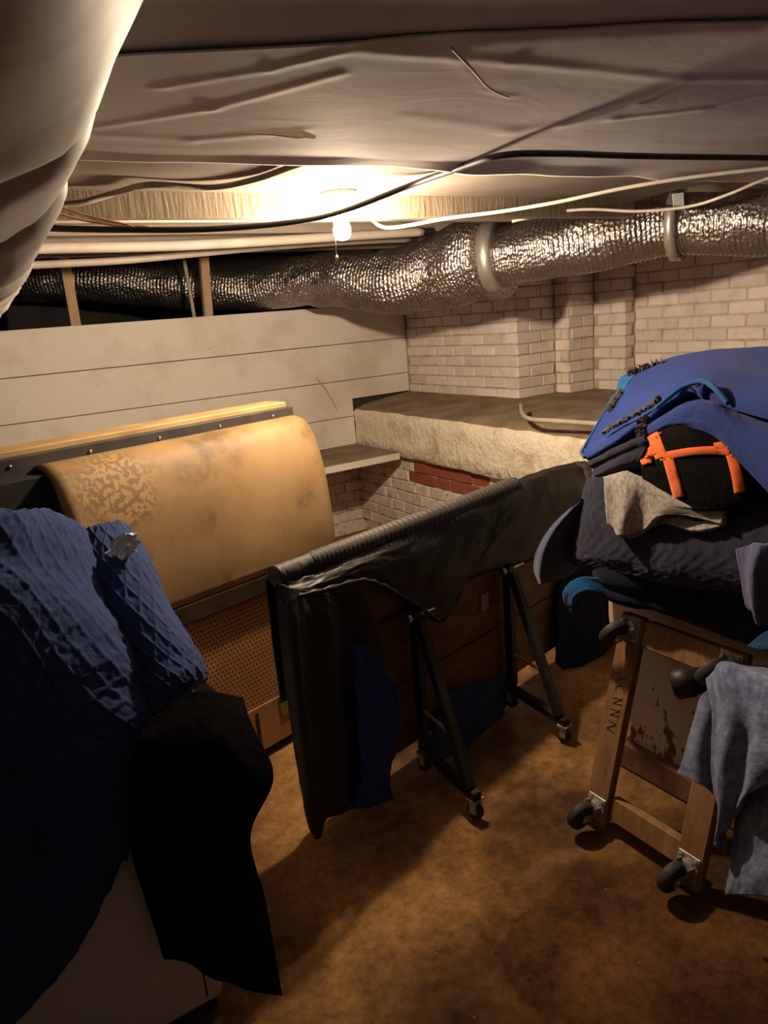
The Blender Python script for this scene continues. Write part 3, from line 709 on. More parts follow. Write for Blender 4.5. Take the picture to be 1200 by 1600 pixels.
# ================================================================== FOLDED TABLE WITH COVER
td = V((.974, .226, 0)).normalized(); tn = V((td.y, -td.x, 0))   # tn points to the viewer
TO = V((.765, 1.842, 0))
TM = Matrix.Translation(TO) @ Matrix((td, tn*-1, V((0, 0, 1)))).transposed().to_4x4()   # local: u, -v, z
def T(u, v, z): return TO+td*u+tn*v+V((0, 0, z))
def TP(px, py, v=.0): return onplane(px, py, TO+tn*v, tn)
tab = empty('folding_table', mat=TM); tag(tab, 'brown wooden folding table stored upright on caster trestles under black cover', 'table')
TL = 1.66
for k, (a, b) in enumerate(((.10, .345), (.35, .60), (.605, .85))):
    obj('panel_board', bm_box((.02, -.03, a), (TL, .03, b), .005), 'tablewood', tab)
obj('edge_batten', bm_box((.02, -.034, .595), (TL, -.028, .612)), 'blacksteel', tab)
def trestle(u):
    # upright post close to the panel, raking leg towards the viewer, foot bar with casters
    def bar(a, b, r, name='leg', mat='blacksteel'):
        bm = bmesh.new(); a, b = V(a), V(b); d = (b-a).normalized(); s = V((1, 0, 0)); s = (s-d*s.dot(d)).normalized(); q = d.cross(s)
        bm_box((-r, -r, 0), (r, r, (b-a).length), .003, 1, bm, Matrix.Translation(a) @ Matrix((s, q, d)).transposed().to_4x4()); return obj(name, bm, mat, tab)
    bar((u, -.065, .10), (u, -.065, .60), .017, 'upright')
    bar((u, -.085, .57), (u-.095, -.335, .10), .016, 'raking_leg')
    bar((u, -.05, .085), (u-.10, -.37, .085), .016, 'foot_bar')
    bar((u-.002, -.065, .24), (u-.066, -.255, .24), .006, 'tie_rod', 'steel')
    bm = bmesh.new(); tube(bm, [(u-.03, -.065, .585), (u+.085, -.075, .585)], .006, 10); o = obj('pivot_bolt', bm, 'chrome', tab, True)
    bm = bmesh.new(); lathe(bm, [(.004, -.006), (.016, -.005), (.016, .005), (.004, .006)], (u-.03, -.065, .585), 14, 'x'); obj('bolt_knob', bm, 'chrome', o, True)
    for vv in (-.06, -.355):
        uu = u-.10*(-vv-.05)/.32
        bm = bm_box((uu-.02, vv-.02, .068), (uu+.02, vv+.02, .074)); bm_box((uu-.016, vv-.012, .025), (uu-.012, vv+.012, .07), 0, 1, bm); bm_box((uu+.012, vv-.012, .025), (uu+.016, vv+.012, .07), 0, 1, bm)
        c = obj('caster', bm, 'steel', tab)
        bm = bmesh.new(); lathe(bm, [(.012, -.011), (.027, -.010), (.029, 0), (.027, .010), (.012, .011)], (uu, vv, .0295), 20, 'x'); obj('wheel', bm, 'rubber', c, True)
trestle(.475); trestle(1.005)
# black cover over the top
cov = empty('table_cover', TO); tag(cov, 'black plastic cover draped over the stored folding table', 'cover')
def keep(o, parent):
    bpy.context.view_layer.update()
    o.parent = parent; o.matrix_parent_inverse = parent.matrix_world.inverted(); return o
cols_ = [(430, 902), (480, 884), (560, 853), (650, 819), (740, 784), (800, 757), (852, 735), (910, 722)]
hem = [(436, 945), (500, 925), (565, 908), (628, 934), (690, 972), (738, 905), (835, 872), (908, 800)]
rows = []
us = [(TP(x, y, 0)-TO).dot(td) for x, y in cols_]; zs = [max(.84, min(.93, TP(x, y, 0).z)) for x, y in cols_]
rows.append([T(u, -.055, .45) for u in us]); rows.append([T(u, -.055, z-.07) for u, z in zip(us, zs)]); rows.append([T(u, -.04, z-.012) for u, z in zip(us, zs)])
rows.append([T(u, .0, z) for u, z in zip(us, zs)]); rows.append([T(u+.01, .042, z-.018) for u, z in zip(us, zs)])
hp = [TP(x, y, .062) for x, y in hem]
rows.append([T(u+.01, .055, z-.018).lerp(h, .4) + tn*.012 for u, z, h in zip(us, zs, hp)]); rows.append(hp)
keep(cloth('cover_sheet', rows, 'blackplastic', None, 150, 60, lambda u, v, s, t: .007*fbm(u*5+v*3, v*9-u*3, 1.0, 3)*(.3+t)+.002*fbm(u*16, v*20, 4, 3), .004), cov)
# ribbed roll along the top edge
pts = catmull([T((TP(x, y, 0)-TO).dot(td), .004, max(.845, TP(x, y, 0).z)+.004) for x, y in ((478, 884), (560, 853), (650, 819), (740, 784), (806, 758))], 240)
bm = bmesh.new(); tube(bm, pts, lambda i, k: .031*(1+.13*abs(math.sin(math.pi*i/5.0)))*(1 if 3 < i < 237 else .6), 20); bmesh.ops.recalc_face_normals(bm, faces=bm.faces)
keep(obj('ribbed_roll', bm, 'dusty', None, True), cov)
bm = bmesh.new(); tube(bm, catmull([T((TP(x, y, 0)-TO).dot(td), .0, max(.84, TP(x, y, 0).z)+.002) for x, y in ((430, 903), (450, 896), (486, 882))], 30), lambda i, k: .034*(1+.10*fbm(k*.8, i*.5, 1, 2)), 20); bmesh.ops.recalc_face_normals(bm, faces=bm.faces)
keep(obj('taped_corner', bm, 'dusty', None, True), cov)
# corner tuft at the far end
pts = [TP(905, 722, .01), TP(912, 735, .03), TP(909, 760, .045), TP(912, 780, .05)]
keep(cloth('gathered_corner', [[p+td*-.03 for p in pts], [p+tn*.03 for p in pts], [p+td*.025 for p in pts]], 'dusty', None, 24, 12, wrinkle(.012, 14, 3), .004), cov)
# draped end with folds down to the floor
rows = [[TP(431, 912, .03), TP(455, 918, .075), TP(490, 922, .08), TP(525, 930, .07), TP(565, 925, .06)],
        [TP(433, 990, .04), TP(458, 985, .11), TP(500, 975, .10), TP(540, 985, .075), TP(590, 985, .065)],
        [TP(443, 1090, .05), TP(470, 1090, .14), TP(510, 1080, .10), TP(560, 1070, .09), TP(604, 1070, .07)],
        [TP(456, 1190, .06), TP(485, 1195, .15), TP(520, 1180, .11), TP(570, 1165, .10), TP(604, 1160, .075)],
        [TP(470, 1270, .07), TP(495, 1280, .15), TP(530, 1250, .13), TP(560, 1235, .11), TP(590, 1225, .08)],
        [TP(480, 1306, .06), TP(500, 1300, .12), TP(535, 1268, .14), TP(565, 1250, .12), TP(585, 1240, .08)]]
for r in rows:
    for p in r: p.z = max(p.z, .012)
keep(cloth('end_drape', rows, 'blackdrape', None, 90, 110, lambda u, v, s, t: .022*math.sin(u*34+1.2*math.sin(v*3))*(.3+.7*t) + .01*fbm(u*7, v*4, 2, 4), .006), cov)
bm = bmesh.new(); tube(bm, catmull([TP(x, y, .085) for x, y in ((452, 972), (470, 967), (486, 970), (492, 976), (482, 981), (460, 981))], 30), .006, 8); keep(obj('reinforced_eyelet', bm, 'brownrail', None, True), cov)
bm = bmesh.new(); tube(bm, catmull([TP(x, y, .082+.015*(i % 2)) for i, (x, y) in enumerate(((455, 934), (510, 921), (565, 907), (600, 916), (632, 934), (662, 952), (686, 970)))], 60), lambda i, k: .007+.003*math.sin(i*1.3+k), 8); keep(obj('gathered_hem', bm, 'blackplastic', None, True), cov)
# blue blankets tucked behind the trestles
r = [[TP(545, 1005, .075), TP(570, 1010, .085), TP(590, 1035, .07)], [TP(550, 1070, .10), TP(590, 1070, .10), TP(616, 1090, .07)], [TP(555, 1140, .12), TP(590, 1150, .11), TP(612, 1150, .07)], [TP(560, 1215, .13), TP(590, 1210, .12), TP(605, 1200, .08)], [TP(545, 1262, .13), TP(580, 1256, .12), TP(610, 1245, .08)]]
for q in r:
    for i_, p in enumerate(q): q[i_] = p + tn*.022; q[i_].z = max(p.z, .012)
tag(cloth('tucked_blanket', r, 'bluetop', None, 40, 50, quilt(.004, .06), .01), 'navy blanket tucked under the cover left of the first trestle', 'blanket', 'blankets tucked against the table')
r = [[TP(700, 1080, .045), TP(760, 1065, .05), TP(800, 1050, .045)], [TP(680, 1130, .06), TP(750, 1110, .07), TP(800, 1090, .05)], [TP(675, 1180, .07), TP(740, 1160, .08), TP(790, 1140, .06)], [TP(680, 1215, .08), TP(740, 1195, .10), TP(790, 1170, .07)]]
for q in r:
    for p in q: p.z = max(p.z, .012)
tag(cloth('tucked_blanket', r, 'blueq', None, 40, 40, wrinkle(.012, 5, 4), .01), 'navy blanket hanging on the table between the two trestles', 'blanket', 'blankets tucked against the table')
r = [[TP(880, 880, .05), TP(930, 860, .06), TP(950, 858, .05)], [TP(870, 960, .07), TP(925, 950, .10), TP(952, 945, .07)], [TP(870, 1030, .08), TP(930, 1020, .12), TP(952, 1015, .09)], [TP(885, 1095, .09), TP(930, 1085, .13), TP(952, 1080, .10)]]
for q in r:
    for p in q: p.z = max(p.z, .012)
tag(cloth('tucked_blanket', r, 'navy', None, 40, 40, wrinkle(.02, 5, 6), .01), 'dark blanket hanging at the table end behind the wooden dolly', 'blanket', 'blankets tucked against the table')
bm = bmesh.new(); q = [TP(752, 930, .036), TP(763, 925, .036), TP(764, 950, .036), TP(753, 956, .036)]
f = bm.faces.new([bm.verts.new(p) for p in q]); r_ = bmesh.ops.extrude_face_region(bm, geom=[f]); bmesh.ops.translate(bm, vec=-tn*.004, verts=[v for v in r_['geom'] if isinstance(v, bmesh.types.BMVert)]); bmesh.ops.recalc_face_normals(bm, faces=bm.faces)
keep(obj('paper_tag', bm, 'card', None), tab)

# ================================================================== LEFT PILE
def Y(x, y, v): return on(x, y, 'y', v)
def X(x, y, v): return on(x, y, 'x', v)
ap = empty('white_appliance', (0, 1.74, 0)); tag(ap, 'white boxy appliance beneath the blue quilted blanket', 'appliance')
bm = bm_box((-.62, 1.43-1.74, .03), (.327, 2.02-1.74, .70), .022, 3); obj('body', bm, 'enamel', ap, True)
obj('panel_seam', bm_box((.284, 1.4285-1.74, .06), (.288, 1.4305-1.74, .67)), 'seam', ap)
obj('base', bm_box((-.60, 1.45-1.74, 0), (.31, 2.0-1.74, .04)), 'seam', ap)
bl = empty('quilted_blanket', (0, 1.74, .9)); tag(bl, 'large blue quilted moving blanket heaped over the white appliance', 'blanket')
rows = [[V((-.62, 2.03, .70)), V((-.2, 2.04, .72)), V((.1, 2.05, .75)), V((.26, 2.05, .80))],
        [Y(-200, 815, 1.58), Y(0, 807, 1.62), Y(70, 804, 1.73), Y(128, 826, 1.84)],
        [Y(-200, 900, 1.43), Y(0, 880, 1.475), Y(90, 885, 1.57), Y(170, 925, 1.69)],
        [Y(-200, 1050, 1.385), Y(0, 1000, 1.41), Y(100, 1000, 1.455), Y(222, 1040, 1.54)],
        [Y(-200, 1200, 1.365), Y(0, 1150, 1.375), Y(100, 1150, 1.41), Y(232, 1130, 1.45)],
        [Y(-200, 1350, 1.35), Y(0, 1300, 1.36), Y(100, 1290, 1.37), Y(212, 1245, 1.40)],
        [Y(-200, 1560, 1.35), Y(0, 1450, 1.35), Y(110, 1400, 1.365), Y(205, 1320, 1.395)],
        [Y(-200, 1830, 1.35), Y(5, 1620, 1.35), Y(118, 1490, 1.36), Y(194, 1345, 1.395)]]
keep(cloth('drape', rows, 'blueq', None, 150, 200, quilt(.0032, .062, .006, 3, 1.0, 'diamond', .006), .012, -1), bl)
rows = []
for r in ([(122, 830, 1.86), (158, 818, 1.87), (190, 814, 1.90), (207, 836, 1.97)], [(132, 880, 1.77), (172, 868, 1.74), (217, 864, 1.76), (236, 884, 1.86)], [(152, 950, 1.66), (200, 938, 1.62), (247, 932, 1.65), (266, 944, 1.77)],
          [(188, 1020, 1.575), (235, 1008, 1.535), (283, 1000, 1.56), (299, 1004, 1.68)], [(214, 1075, 1.51), (262, 1062, 1.475), (308, 1050, 1.52), (323, 1052, 1.63)], [(226, 1124, 1.465), (262, 1102, 1.46), (297, 1084, 1.51), (312, 1078, 1.60)]):
    q = [Y(*p) for p in r]; q.append(q[-1]+V((-.07, .16, -.06))); rows.append(q)
keep(cloth('fold', rows, 'blueq', None, 130, 150, quilt(.0032, .055, .006, 4, 4.0, 'diamond', .005), .016, -1), bl)
rows = [[Y(226, 1128, 1.428), Y(270, 1096, 1.43), Y(322, 1080, 1.46), Y(380, 1090, 1.56)], [Y(206, 1190, 1.385), Y(262, 1168, 1.36), Y(332, 1145, 1.40), Y(397, 1133, 1.50)],
        [Y(200, 1260, 1.375), Y(272, 1250, 1.35), Y(352, 1228, 1.385), Y(428, 1214, 1.48)], [Y(206, 1340, 1.375), Y(282, 1340, 1.355), Y(350, 1322, 1.38), Y(391, 1306, 1.43)],
        [Y(230, 1420, 1.378), Y(302, 1430, 1.36), Y(372, 1422, 1.36), Y(416, 1412, 1.39)], [Y(256, 1499, 1.39), Y(318, 1514, 1.37), Y(375, 1545, 1.325), Y(441, 1556, 1.325)]]
tag(cloth('hanging_blanket', rows, 'blackfab', None, 90, 110, lambda u, v, s, t: .014*math.sin(u*26+2*math.sin(v*4))*math.exp(-((s-.35)/.35)**2)+.008*fbm(u*6, v*5, 3, 4), .010), 'black blanket hanging off the right corner of the white appliance', 'blanket')
bvh = bvh_of(bl.children[1])
# foil scrap lying on the fold
c = stick(bvh, 193, 855, .03); bm = bmesh.new(); g = []
ax1 = (RT*.9+UU*.3).normalized(); ax2 = UU
outl = {}
for j in range(9):
    row = []
    for i in range(9):
        a, b = (i-4)/4, (j-4)/4; sx = .040*(1-.35*abs(b)+.12*math.sin(j*2.1)); sy = .036*(1-.3*abs(a)+.1*math.sin(i*1.7))
        row.append(bm.verts.new(c+ax1*a*sx+ax2*b*sy-FW*(.012*fbm(i*.7, j*.7, 3, 3)+.004)))
    g.append(row)
for j in range(8):
    for i in range(8):
        if (i, j) in ((0, 0), (7, 0), (0, 7)): continue
        bm.faces.new((g[j][i], g[j][i+1], g[j+1][i+1], g[j+1][i]))
o = obj('foil_scrap', bm, 'scrap'); s = o.modifiers.new('t', 'SOLIDIFY'); s.thickness = .002
tag(o, 'crumpled silver foil scrap lying on the blue blanket', 'foil')
bm = bmesh.new(); q = [Y(300, 1078, 1.50), Y(322, 1066, 1.52), Y(345, 1088, 1.55), Y(310, 1092, 1.49)]
f = bm.faces.new([bm.verts.new(p) for p in q]); r_ = bmesh.ops.extrude_face_region(bm, geom=[f]); bmesh.ops.translate(bm, vec=(0, .004, -.006), verts=[v for v in r_['geom'] if isinstance(v, bmesh.types.BMVert)]); bmesh.ops.recalc_face_normals(bm, faces=bm.faces)
tag(obj('cardboard_scrap', bm, 'card'), 'corner of brown cardboard between the blue and black blankets', 'cardboard')

# ================================================================== RIGHT PILE
rb = empty('rusted_cabinet', (2.1, 1.1, 0)); tag(rb, 'rust-spotted white metal cabinet behind the leaning dolly', 'cabinet')
obj('body', bm_box((1.80-2.1, .62-1.1, .09), (2.42-2.1, 1.47-1.1, .655), .008, 2), 'rust', rb)
obj('base', bm_box((1.77-2.1, .62-1.1, 0), (2.42-2.1, 1.49-1.1, .095), .006), 'rustbase', rb)
# folded bundles at the bottom of the pile
bundle('folded_blanket', (2.03, 1.08, .76), (.44, .45, .098), 'navy', None, 3, 3, .04)
tag(bpy.data.objects['folded_blanket'], 'dark navy folded blanket at the bottom of the pile above the dolly', 'blanket', 'blankets stacked on the rusted cabinet')
cable_pts = [X(938, 908, 1.60), X(905, 908, 1.555), X(888, 922, 1.545), (X(889, 942, 1.55)), X(902, 952, 1.56), X(908, 940, 1.55), X(935, 934, 1.56)]
bm = bmesh.new()
r = [[p+V((0, 0, 0)) for p in [X(945, 906, 1.62), X(905, 905, 1.555), X(884, 925, 1.54), X(893, 952, 1.55), X(903, 955, 1.56)]], [X(945, 930, 1.60), X(915, 926, 1.545), X(900, 936, 1.535), X(898, 950, 1.54), X(905, 957, 1.55)]]
tag(cloth('azure_blanket_edge', r, 'azure', None, 50, 14, wrinkle(.006, 10, 1), .012), 'bright azure blanket edge curling out under the navy pile', 'blanket', 'blankets stacked on the rusted cabinet')
bundle('folded_blanket', (2.05, 1.02, .96), (.43, .44, .10), 'navyq', None, 9, 2, -.03)
tag(bpy.data.objects['folded_blanket.001'], 'thick charcoal navy folded blanket in the middle of the right pile', 'blanket', 'blankets stacked on the rusted cabinet')
r = [[X(918, 770, 1.80), X(922, 745, 1.66), X(1000, 760, 1.60), X(1100, 780, 1.56), X(1260, 790, 1.49)],
     [X(905, 820, 1.80), X(908, 800, 1.64), X(990, 825, 1.565), X(1100, 835, 1.52), X(1260, 850, 1.44)],
     [X(898, 860, 1.80), X(898, 860, 1.63), X(985, 875, 1.555), X(1090, 890, 1.515), X(1260, 905, 1.44)],
     [X(899, 885, 1.80), X(899, 880, 1.64), X(980, 900, 1.575), X(1090, 920, 1.54), X(1260, 935, 1.46)]]
tag(cloth('quilted_blanket', r, 'navyq', None, 130, 70, quilt(.0022, .045, .006, 3, 6.0, 'zig', .005), .014), 'charcoal quilted blanket with zigzag stitching facing front of the right pile', 'blanket', 'blankets stacked on the rusted cabinet')
r = [[X(918, 771, 1.70), X(911, 778, 1.645), X(916, 790, 1.70)], [X(868, 814, 1.66), X(873, 822, 1.60), X(905, 835, 1.74)], [X(843, 852, 1.65), X(854, 858, 1.585), X(905, 868, 1.76)], [X(834, 886, 1.65), X(848, 890, 1.59), X(900, 890, 1.76)], [X(842, 914, 1.64), X(849, 911, 1.61), X(880, 905, 1.72)]]
tag(cloth('hanging_flap', r, 'slate', None, 50, 70, wrinkle(.004, 5, 2), .010), 'slate blue quilt corner hanging off the left side of the right pile', 'blanket', 'blankets stacked on the rusted cabinet')
r = [[X(1150, 858, 1.47), X(1175, 848, 1.43), X(1215, 850, 1.41), X(1270, 850, 1.40)], [X(1152, 900, 1.46), X(1172, 895, 1.42), X(1205, 900, 1.42), X(1270, 905, 1.39)], [X(1158, 945, 1.46), X(1178, 945, 1.42), X(1200, 950, 1.43), X(1270, 960, 1.40)], [X(1172, 965, 1.47), X(1185, 970, 1.44), X(1205, 980, 1.44), X(1270, 990, 1.42)]]
tag(cloth('quilted_blanket', r, 'peri', None, 60, 60, lambda u, v, s, t: .010*math.sin(s*9+v*6)+.008*fbm(u*9, v*6, 2, 4), .012), 'periwinkle blanket bunched at the right edge below the orange-trimmed one', 'blanket', 'blankets stacked on the rusted cabinet')
r = [[X(1165, 1010, 1.50), X(1200, 985, 1.48), X(1270, 960, 1.45)], [X(1180, 1015, 1.49), X(1215, 1005, 1.47), X(1270, 1000, 1.44)], [X(1195, 1022, 1.49), X(1225, 1020, 1.47), X(1270, 1020, 1.44)]]
tag(cloth('azure_blanket_corner', r, 'azure', None, 30, 20, wrinkle(.006, 8, 5), .012), 'azure blanket corner poking out right above the dolly rail', 'blanket', 'blankets stacked on the rusted cabinet')
# grey felt blanket
r = [[X(950, 752, 1.70), X(985, 742, 1.66), X(1020, 745, 1.62), X(1075, 765, 1.58), X(1130, 775, 1.54)],
     [X(943, 745, 1.60), X(975, 740, 1.575), X(1010, 755, 1.55), X(1065, 785, 1.525), X(1128, 795, 1.50)],
     [X(944, 790, 1.575), X(975, 790, 1.54), X(1005, 785, 1.535), X(1050, 792, 1.52), X(1127, 805, 1.495)],
     [X(946, 818, 1.57), X(968, 836, 1.54), X(1000, 830, 1.53), X(1042, 804, 1.52), X(1126, 818, 1.49)]]
tag(cloth('felt_blanket', r, 'felt', None, 90, 50, lambda u, v, s, t: .010*math.sin(s*15+.5)*t+.004*fbm(u*10, v*8, 1, 4), .014), 'grey felt blanket with wavy folded edge in the right pile', 'blanket', 'blankets stacked on the rusted cabinet')
r = [[X(960, 800, 1.60), X(1000, 805, 1.57), X(1045, 800, 1.55), X(1090, 815, 1.53), X(1125, 808, 1.51)], [X(958, 832, 1.585), X(985, 840, 1.555), X(1030, 818, 1.54), X(1085, 829, 1.515), X(1124, 822, 1.50)]]
tag(cloth('felt_blanket', r, 'felt', None, 70, 14, wrinkle(.006, 8, 3), .010), 'second grey felt layer showing just beneath the wavy felt blanket', 'blanket', 'blankets stacked on the rusted cabinet')
# black blanket with orange webbing
r = [[X(1010, 672, 1.72), X(1060, 655, 1.70), X(1130, 665, 1.66)], [X(1004, 690, 1.60), X(1062, 668, 1.555), X(1128, 685, 1.535)], [X(1003, 730, 1.575), X(1078, 718, 1.51), X(1160, 728, 1.49)], [X(1010, 765, 1.57), X(1085, 765, 1.50), X(1168, 765, 1.475)], [X(1030, 785, 1.58), X(1090, 798, 1.51), X(1170, 792, 1.48)]]
ob = cloth('trimmed_blanket', r, 'blackfab', None, 80, 60, wrinkle(.006, 5, 2), .016)
tb = empty('orange_trimmed_blanket', X(1080, 790, 1.55)); tag(tb, 'black blanket with orange webbing trim folded in the right pile', 'blanket', 'blankets stacked on the rusted cabinet')
ob.name = 'body'; keep(ob, tb); bvh = bvh_of(ob)
def ribbon(pts, wpx, mat='orange', n=26):
    P2 = catmull([V((x, y, 0)) for x, y in pts], n); bm = bmesh.new(); uvl = bm.loops.layers.uv.verify(); rr = []
    for i, p in enumerate(P2):
        t = (P2[min(i+1, n)]-P2[max(i-1, 0)]).normalized(); s = V((-t.y, t.x, 0))
        rr.append([bm.verts.new(stick(bvh, p.x+s.x*wpx*k, p.y+s.y*wpx*k, .009+.003*math.cos(k*9))) for k in (-.5, -.25, 0, .25, .5)])
    for a, b in zip(rr, rr[1:]):
        for k in range(4): bm.faces.new((a[k], a[k+1], b[k+1], b[k])).smooth = True
    o = obj('webbing', bm, mat); s = o.modifiers.new('t', 'SOLIDIFY'); s.thickness = .004; return keep(o, tb)
ribbon([(1015, 668), (1024, 692), (1033, 715)], 19); ribbon([(1030, 714), (1075, 706), (1115, 703), (1142, 706)], 12); ribbon([(1043, 716), (1052, 748), (1060, 778)], 16); ribbon([(1142, 710), (1150, 740), (1155, 770)], 16); ribbon([(999, 724), (1010, 712), (1020, 703)], 15); ribbon([(1116, 700), (1132, 698), (1146, 702)], 16)
# dark rolled edges under the blue blanket
r = [[X(918, 716, 1.80), X(950, 700, 1.74), X(985, 684, 1.70), X(1006, 676, 1.68)], [X(920, 724, 1.68), X(950, 708, 1.62), X(985, 692, 1.59), X(1006, 684, 1.58)], [X(924, 736, 1.66), X(950, 722, 1.60), X(985, 708, 1.57), X(1006, 702, 1.56)], [X(934, 748, 1.68), X(955, 742, 1.62), X(985, 735, 1.60), X(1004, 730, 1.59)]]
tag(cloth('rolled_blanket', r, 'navyq', None, 60, 30, lambda u, v, s, t: .007*math.sin(t*13)+.004*fbm(u*8, v*8, 1), .02), 'dark grey rolled blanket edge under the royal blue blanket', 'blanket', 'blankets stacked on the rusted cabinet')
# top royal blue blanket
bt = empty('royal_blue_blanket', X(1100, 640, 1.9)); tag(bt, 'royal blue blanket draped over the top of the right pile', 'blanket', 'blankets stacked on the rusted cabinet')
ridge = [X(921, 690, 1.95), X(957, 622, 2.1), X(1000, 577, 2.2), X(1090, 550, 2.25), X(1160, 545, 2.2), X(1290, 555, 2.1)]
rows = [[p+V((.32, .02, -.30)) for p in ridge], [p+V((.14, .01, -.05)) for p in ridge], ridge,
        [X(912, 702, 1.82), X(958, 655, 1.86), X(1020, 605, 1.90), X(1100, 575, 1.90), X(1180, 575, 1.84), X(1290, 590, 1.75)],
        [X(910, 709, 1.74), X(958, 676, 1.72), X(1010, 645, 1.72), X(1075, 605, 1.70), X(1150, 615, 1.62), X(1290, 640, 1.50)],
        [X(914, 714, 1.70), X(960, 688, 1.665), X(1008, 655, 1.665), X(1072, 606, 1.67), X(1145, 640, 1.585), X(1290, 690, 1.46)]]
for q in rows: q.append(q[-1]+V((.03, -.20, -.16))); q.append(q[-1]+V((.02, -.06, -.26)))
keep(cloth('upper_layer', rows, 'bluetop', None, 130, 110, wrinkle(.008, 3.5, 2), .016), bt)
rows = [[X(1012, 668, 1.74), X(1060, 635, 1.74), X(1110, 622, 1.72), X(1165, 640, 1.66), X(1290, 680, 1.54)],
        [X(1010, 664, 1.64), X(1055, 640, 1.60), X(1108, 630, 1.575), X(1165, 660, 1.53), X(1290, 720, 1.44)],
        [X(1010, 676, 1.62), X(1055, 658, 1.57), X(1110, 662, 1.535), X(1165, 700, 1.49), X(1290, 780, 1.40)],
        [X(1012, 684, 1.63), X(1056, 668, 1.58), X(1112, 680, 1.53), X(1172, 740, 1.475), X(1290, 860, 1.38)]]
for q in rows: q.append(q[-1]+V((.05, -.16, -.10)))
keep(bundle('inner_fold', (2.06, .98, 1.15), (.33, .36, .105), 'bluetop', None, 15, 3, .02), bt)
keep(cloth('lower_layer', rows, 'bluetop', None, 110, 60, wrinkle(.006, 4, 7), .014), bt)
def hemtube(pts, r, mat, name): 
    bm = bmesh.new(); tube(bm, catmull(pts, 60), r, 8); bmesh.ops.recalc_face_normals(bm, faces=bm.faces); return keep(obj(name, bm, mat, None, True), bt)
hemtube([X(913, 715, 1.69), X(908, 706, 1.74), X(915, 694, 1.86), X(935, 660, 1.96), X(958, 618, 2.06)], .0045, 'azure', 'binding')
hemtube([X(1026, 637, 1.66), X(1050, 617, 1.655), X(1072, 602, 1.655), X(1100, 596, 1.64), X(1122, 612, 1.60), X(1138, 630, 1.58)], .006, 'azure', 'binding')
# frayed fibre along hem and on top
def fray(pts, r, name='frayed_seam'):
    bm = bmesh.new(); uv = bm.loops.layers.uv.verify(); tube(bm, catmull(pts, 80), lambda i, k: r*(1+.9*noise.noise(V((i*.45, k*.9, 1.3)))), 9)
    for f in bm.faces:
        for l in f.loops: l[uv].uv = (l.vert.co.y+l.vert.co.z, l.vert.co.x)
    bmesh.ops.recalc_face_normals(bm, faces=bm.faces); return keep(obj(name, bm, 'fray', None, False), bt)
fray([X(942, 676, 1.72), X(965, 662, 1.715), X(990, 648, 1.71), X(1012, 636, 1.70), X(1030, 622, 1.685)], .007)
fray([X(1008, 655, 1.655), X(1003, 675, 1.62), X(1002, 695, 1.60), X(1000, 715, 1.59)], .014)
fray([X(988, 592, 2.12), X(1000, 585, 2.12), X(1015, 580, 2.13), X(1036, 575, 2.16)], .024, 'frayed_batting')
fray([X(952, 640, 1.93), X(962, 625, 1.97), X(972, 612, 2.0)], .012, 'frayed_batting')
r = [[X(962, 618, 2.06), X(968, 592, 2.10), X(986, 580, 2.13)], [X(970, 622, 2.0), X(980, 600, 2.04), X(992, 586, 2.09)]]
keep(cloth('azure_corner', r, 'azure', None, 16, 10, None, .008), bt)

# ================================================================== WOODEN DOLLY
db = V((.27, 0, .963)).normalized(); da = V((0, -1, 0)); dn = V((-db.z, 0, db.x))   # dn faces the viewer's left, casters on that side
DO = V((1.475, 1.365, .012))
DM = Matrix.Translation(DO) @ Matrix((da, db, da.cross(db))).transposed().to_4x4()
sgn = 1 if da.cross(db).dot(dn) > 0 else -1
dol = empty('furniture_dolly', mat=DM); tag(dol, 'wooden four-caster furniture dolly leaning upright against the rusted cabinet', 'dolly')
DW, DL = .395, .655
def rail(lo, hi, name): return obj(name, bm_box(lo, hi, .004, 1), 'dollywood', dol)
lr = rail((0, 0, -.014), (.078, DL, .016), 'side_rail'); rail((DW-.078, 0, -.014), (DW, DL, .016), 'side_rail')
rail((.078, DL-.085, -.030), (DW-.078, DL-.005, .010), 'cross_rail'); rail((.078, .035, -.030), (DW-.078, .105, .004), 'cross_rail')
def caster(a, b, ang):
    bm = bm_box((a-.032, b-.036, .016), (a+.032, b+.036, .020), .001)
    for sx in (-1, 1):
        for sy in (-1, 1): lathe(bm, [(.0055, .020), (.0055, .025), (.002, .026)], (a+.022*sx, b+.026*sy, 0), 6)
    c = obj('caster', bm, 'steel', dol)
    ca_, sa_ = math.cos(ang), math.sin(ang)
    Rm = Matrix.Translation((a, b, 0)) @ Matrix.Rotation(ang, 4, 'Z')
    bm = bmesh.new(); lathe(bm, [(.022, .020), (.024, .027), (.016, .031)], (0, 0, 0), 18)
    for sx in (-1, 1):
        bm2 = [(sx*.019, -.016, .026), (sx*.022, .030, .080)]
        bm_box((min(sx*.019, sx*.022), -.018, .026), (max(sx*.019, sx*.022), .016, .050), 0, 1, bm)
        bm_box((min(sx*.019, sx*.022), .004, .045), (max(sx*.019, sx*.022), .034, .082), 0, 1, bm)
    bmesh.ops.transform(bm, matrix=Rm, verts=bm.verts); obj('fork', bm, 'steel', c)
    bm = bmesh.new(); lathe(bm, [(.012, -.016), (.034, -.0165), (.042, -.014), (.0455, -.007), (.0455, .007), (.042, .014), (.034, .0165), (.012, .016)], (0, .020, .073), 28, 'x'); bmesh.ops.transform(bm, matrix=Rm, verts=bm.verts); obj('wheel', bm, 'rubber', c, True)
    bm = bmesh.new(); lathe(bm, [(.004, -.027), (.007, -.026), (.007, .026), (.004, .027)], (0, .020, .073), 12, 'x'); bmesh.ops.transform(bm, matrix=Rm, verts=bm.verts); obj('axle', bm, 'chrome', c, True)
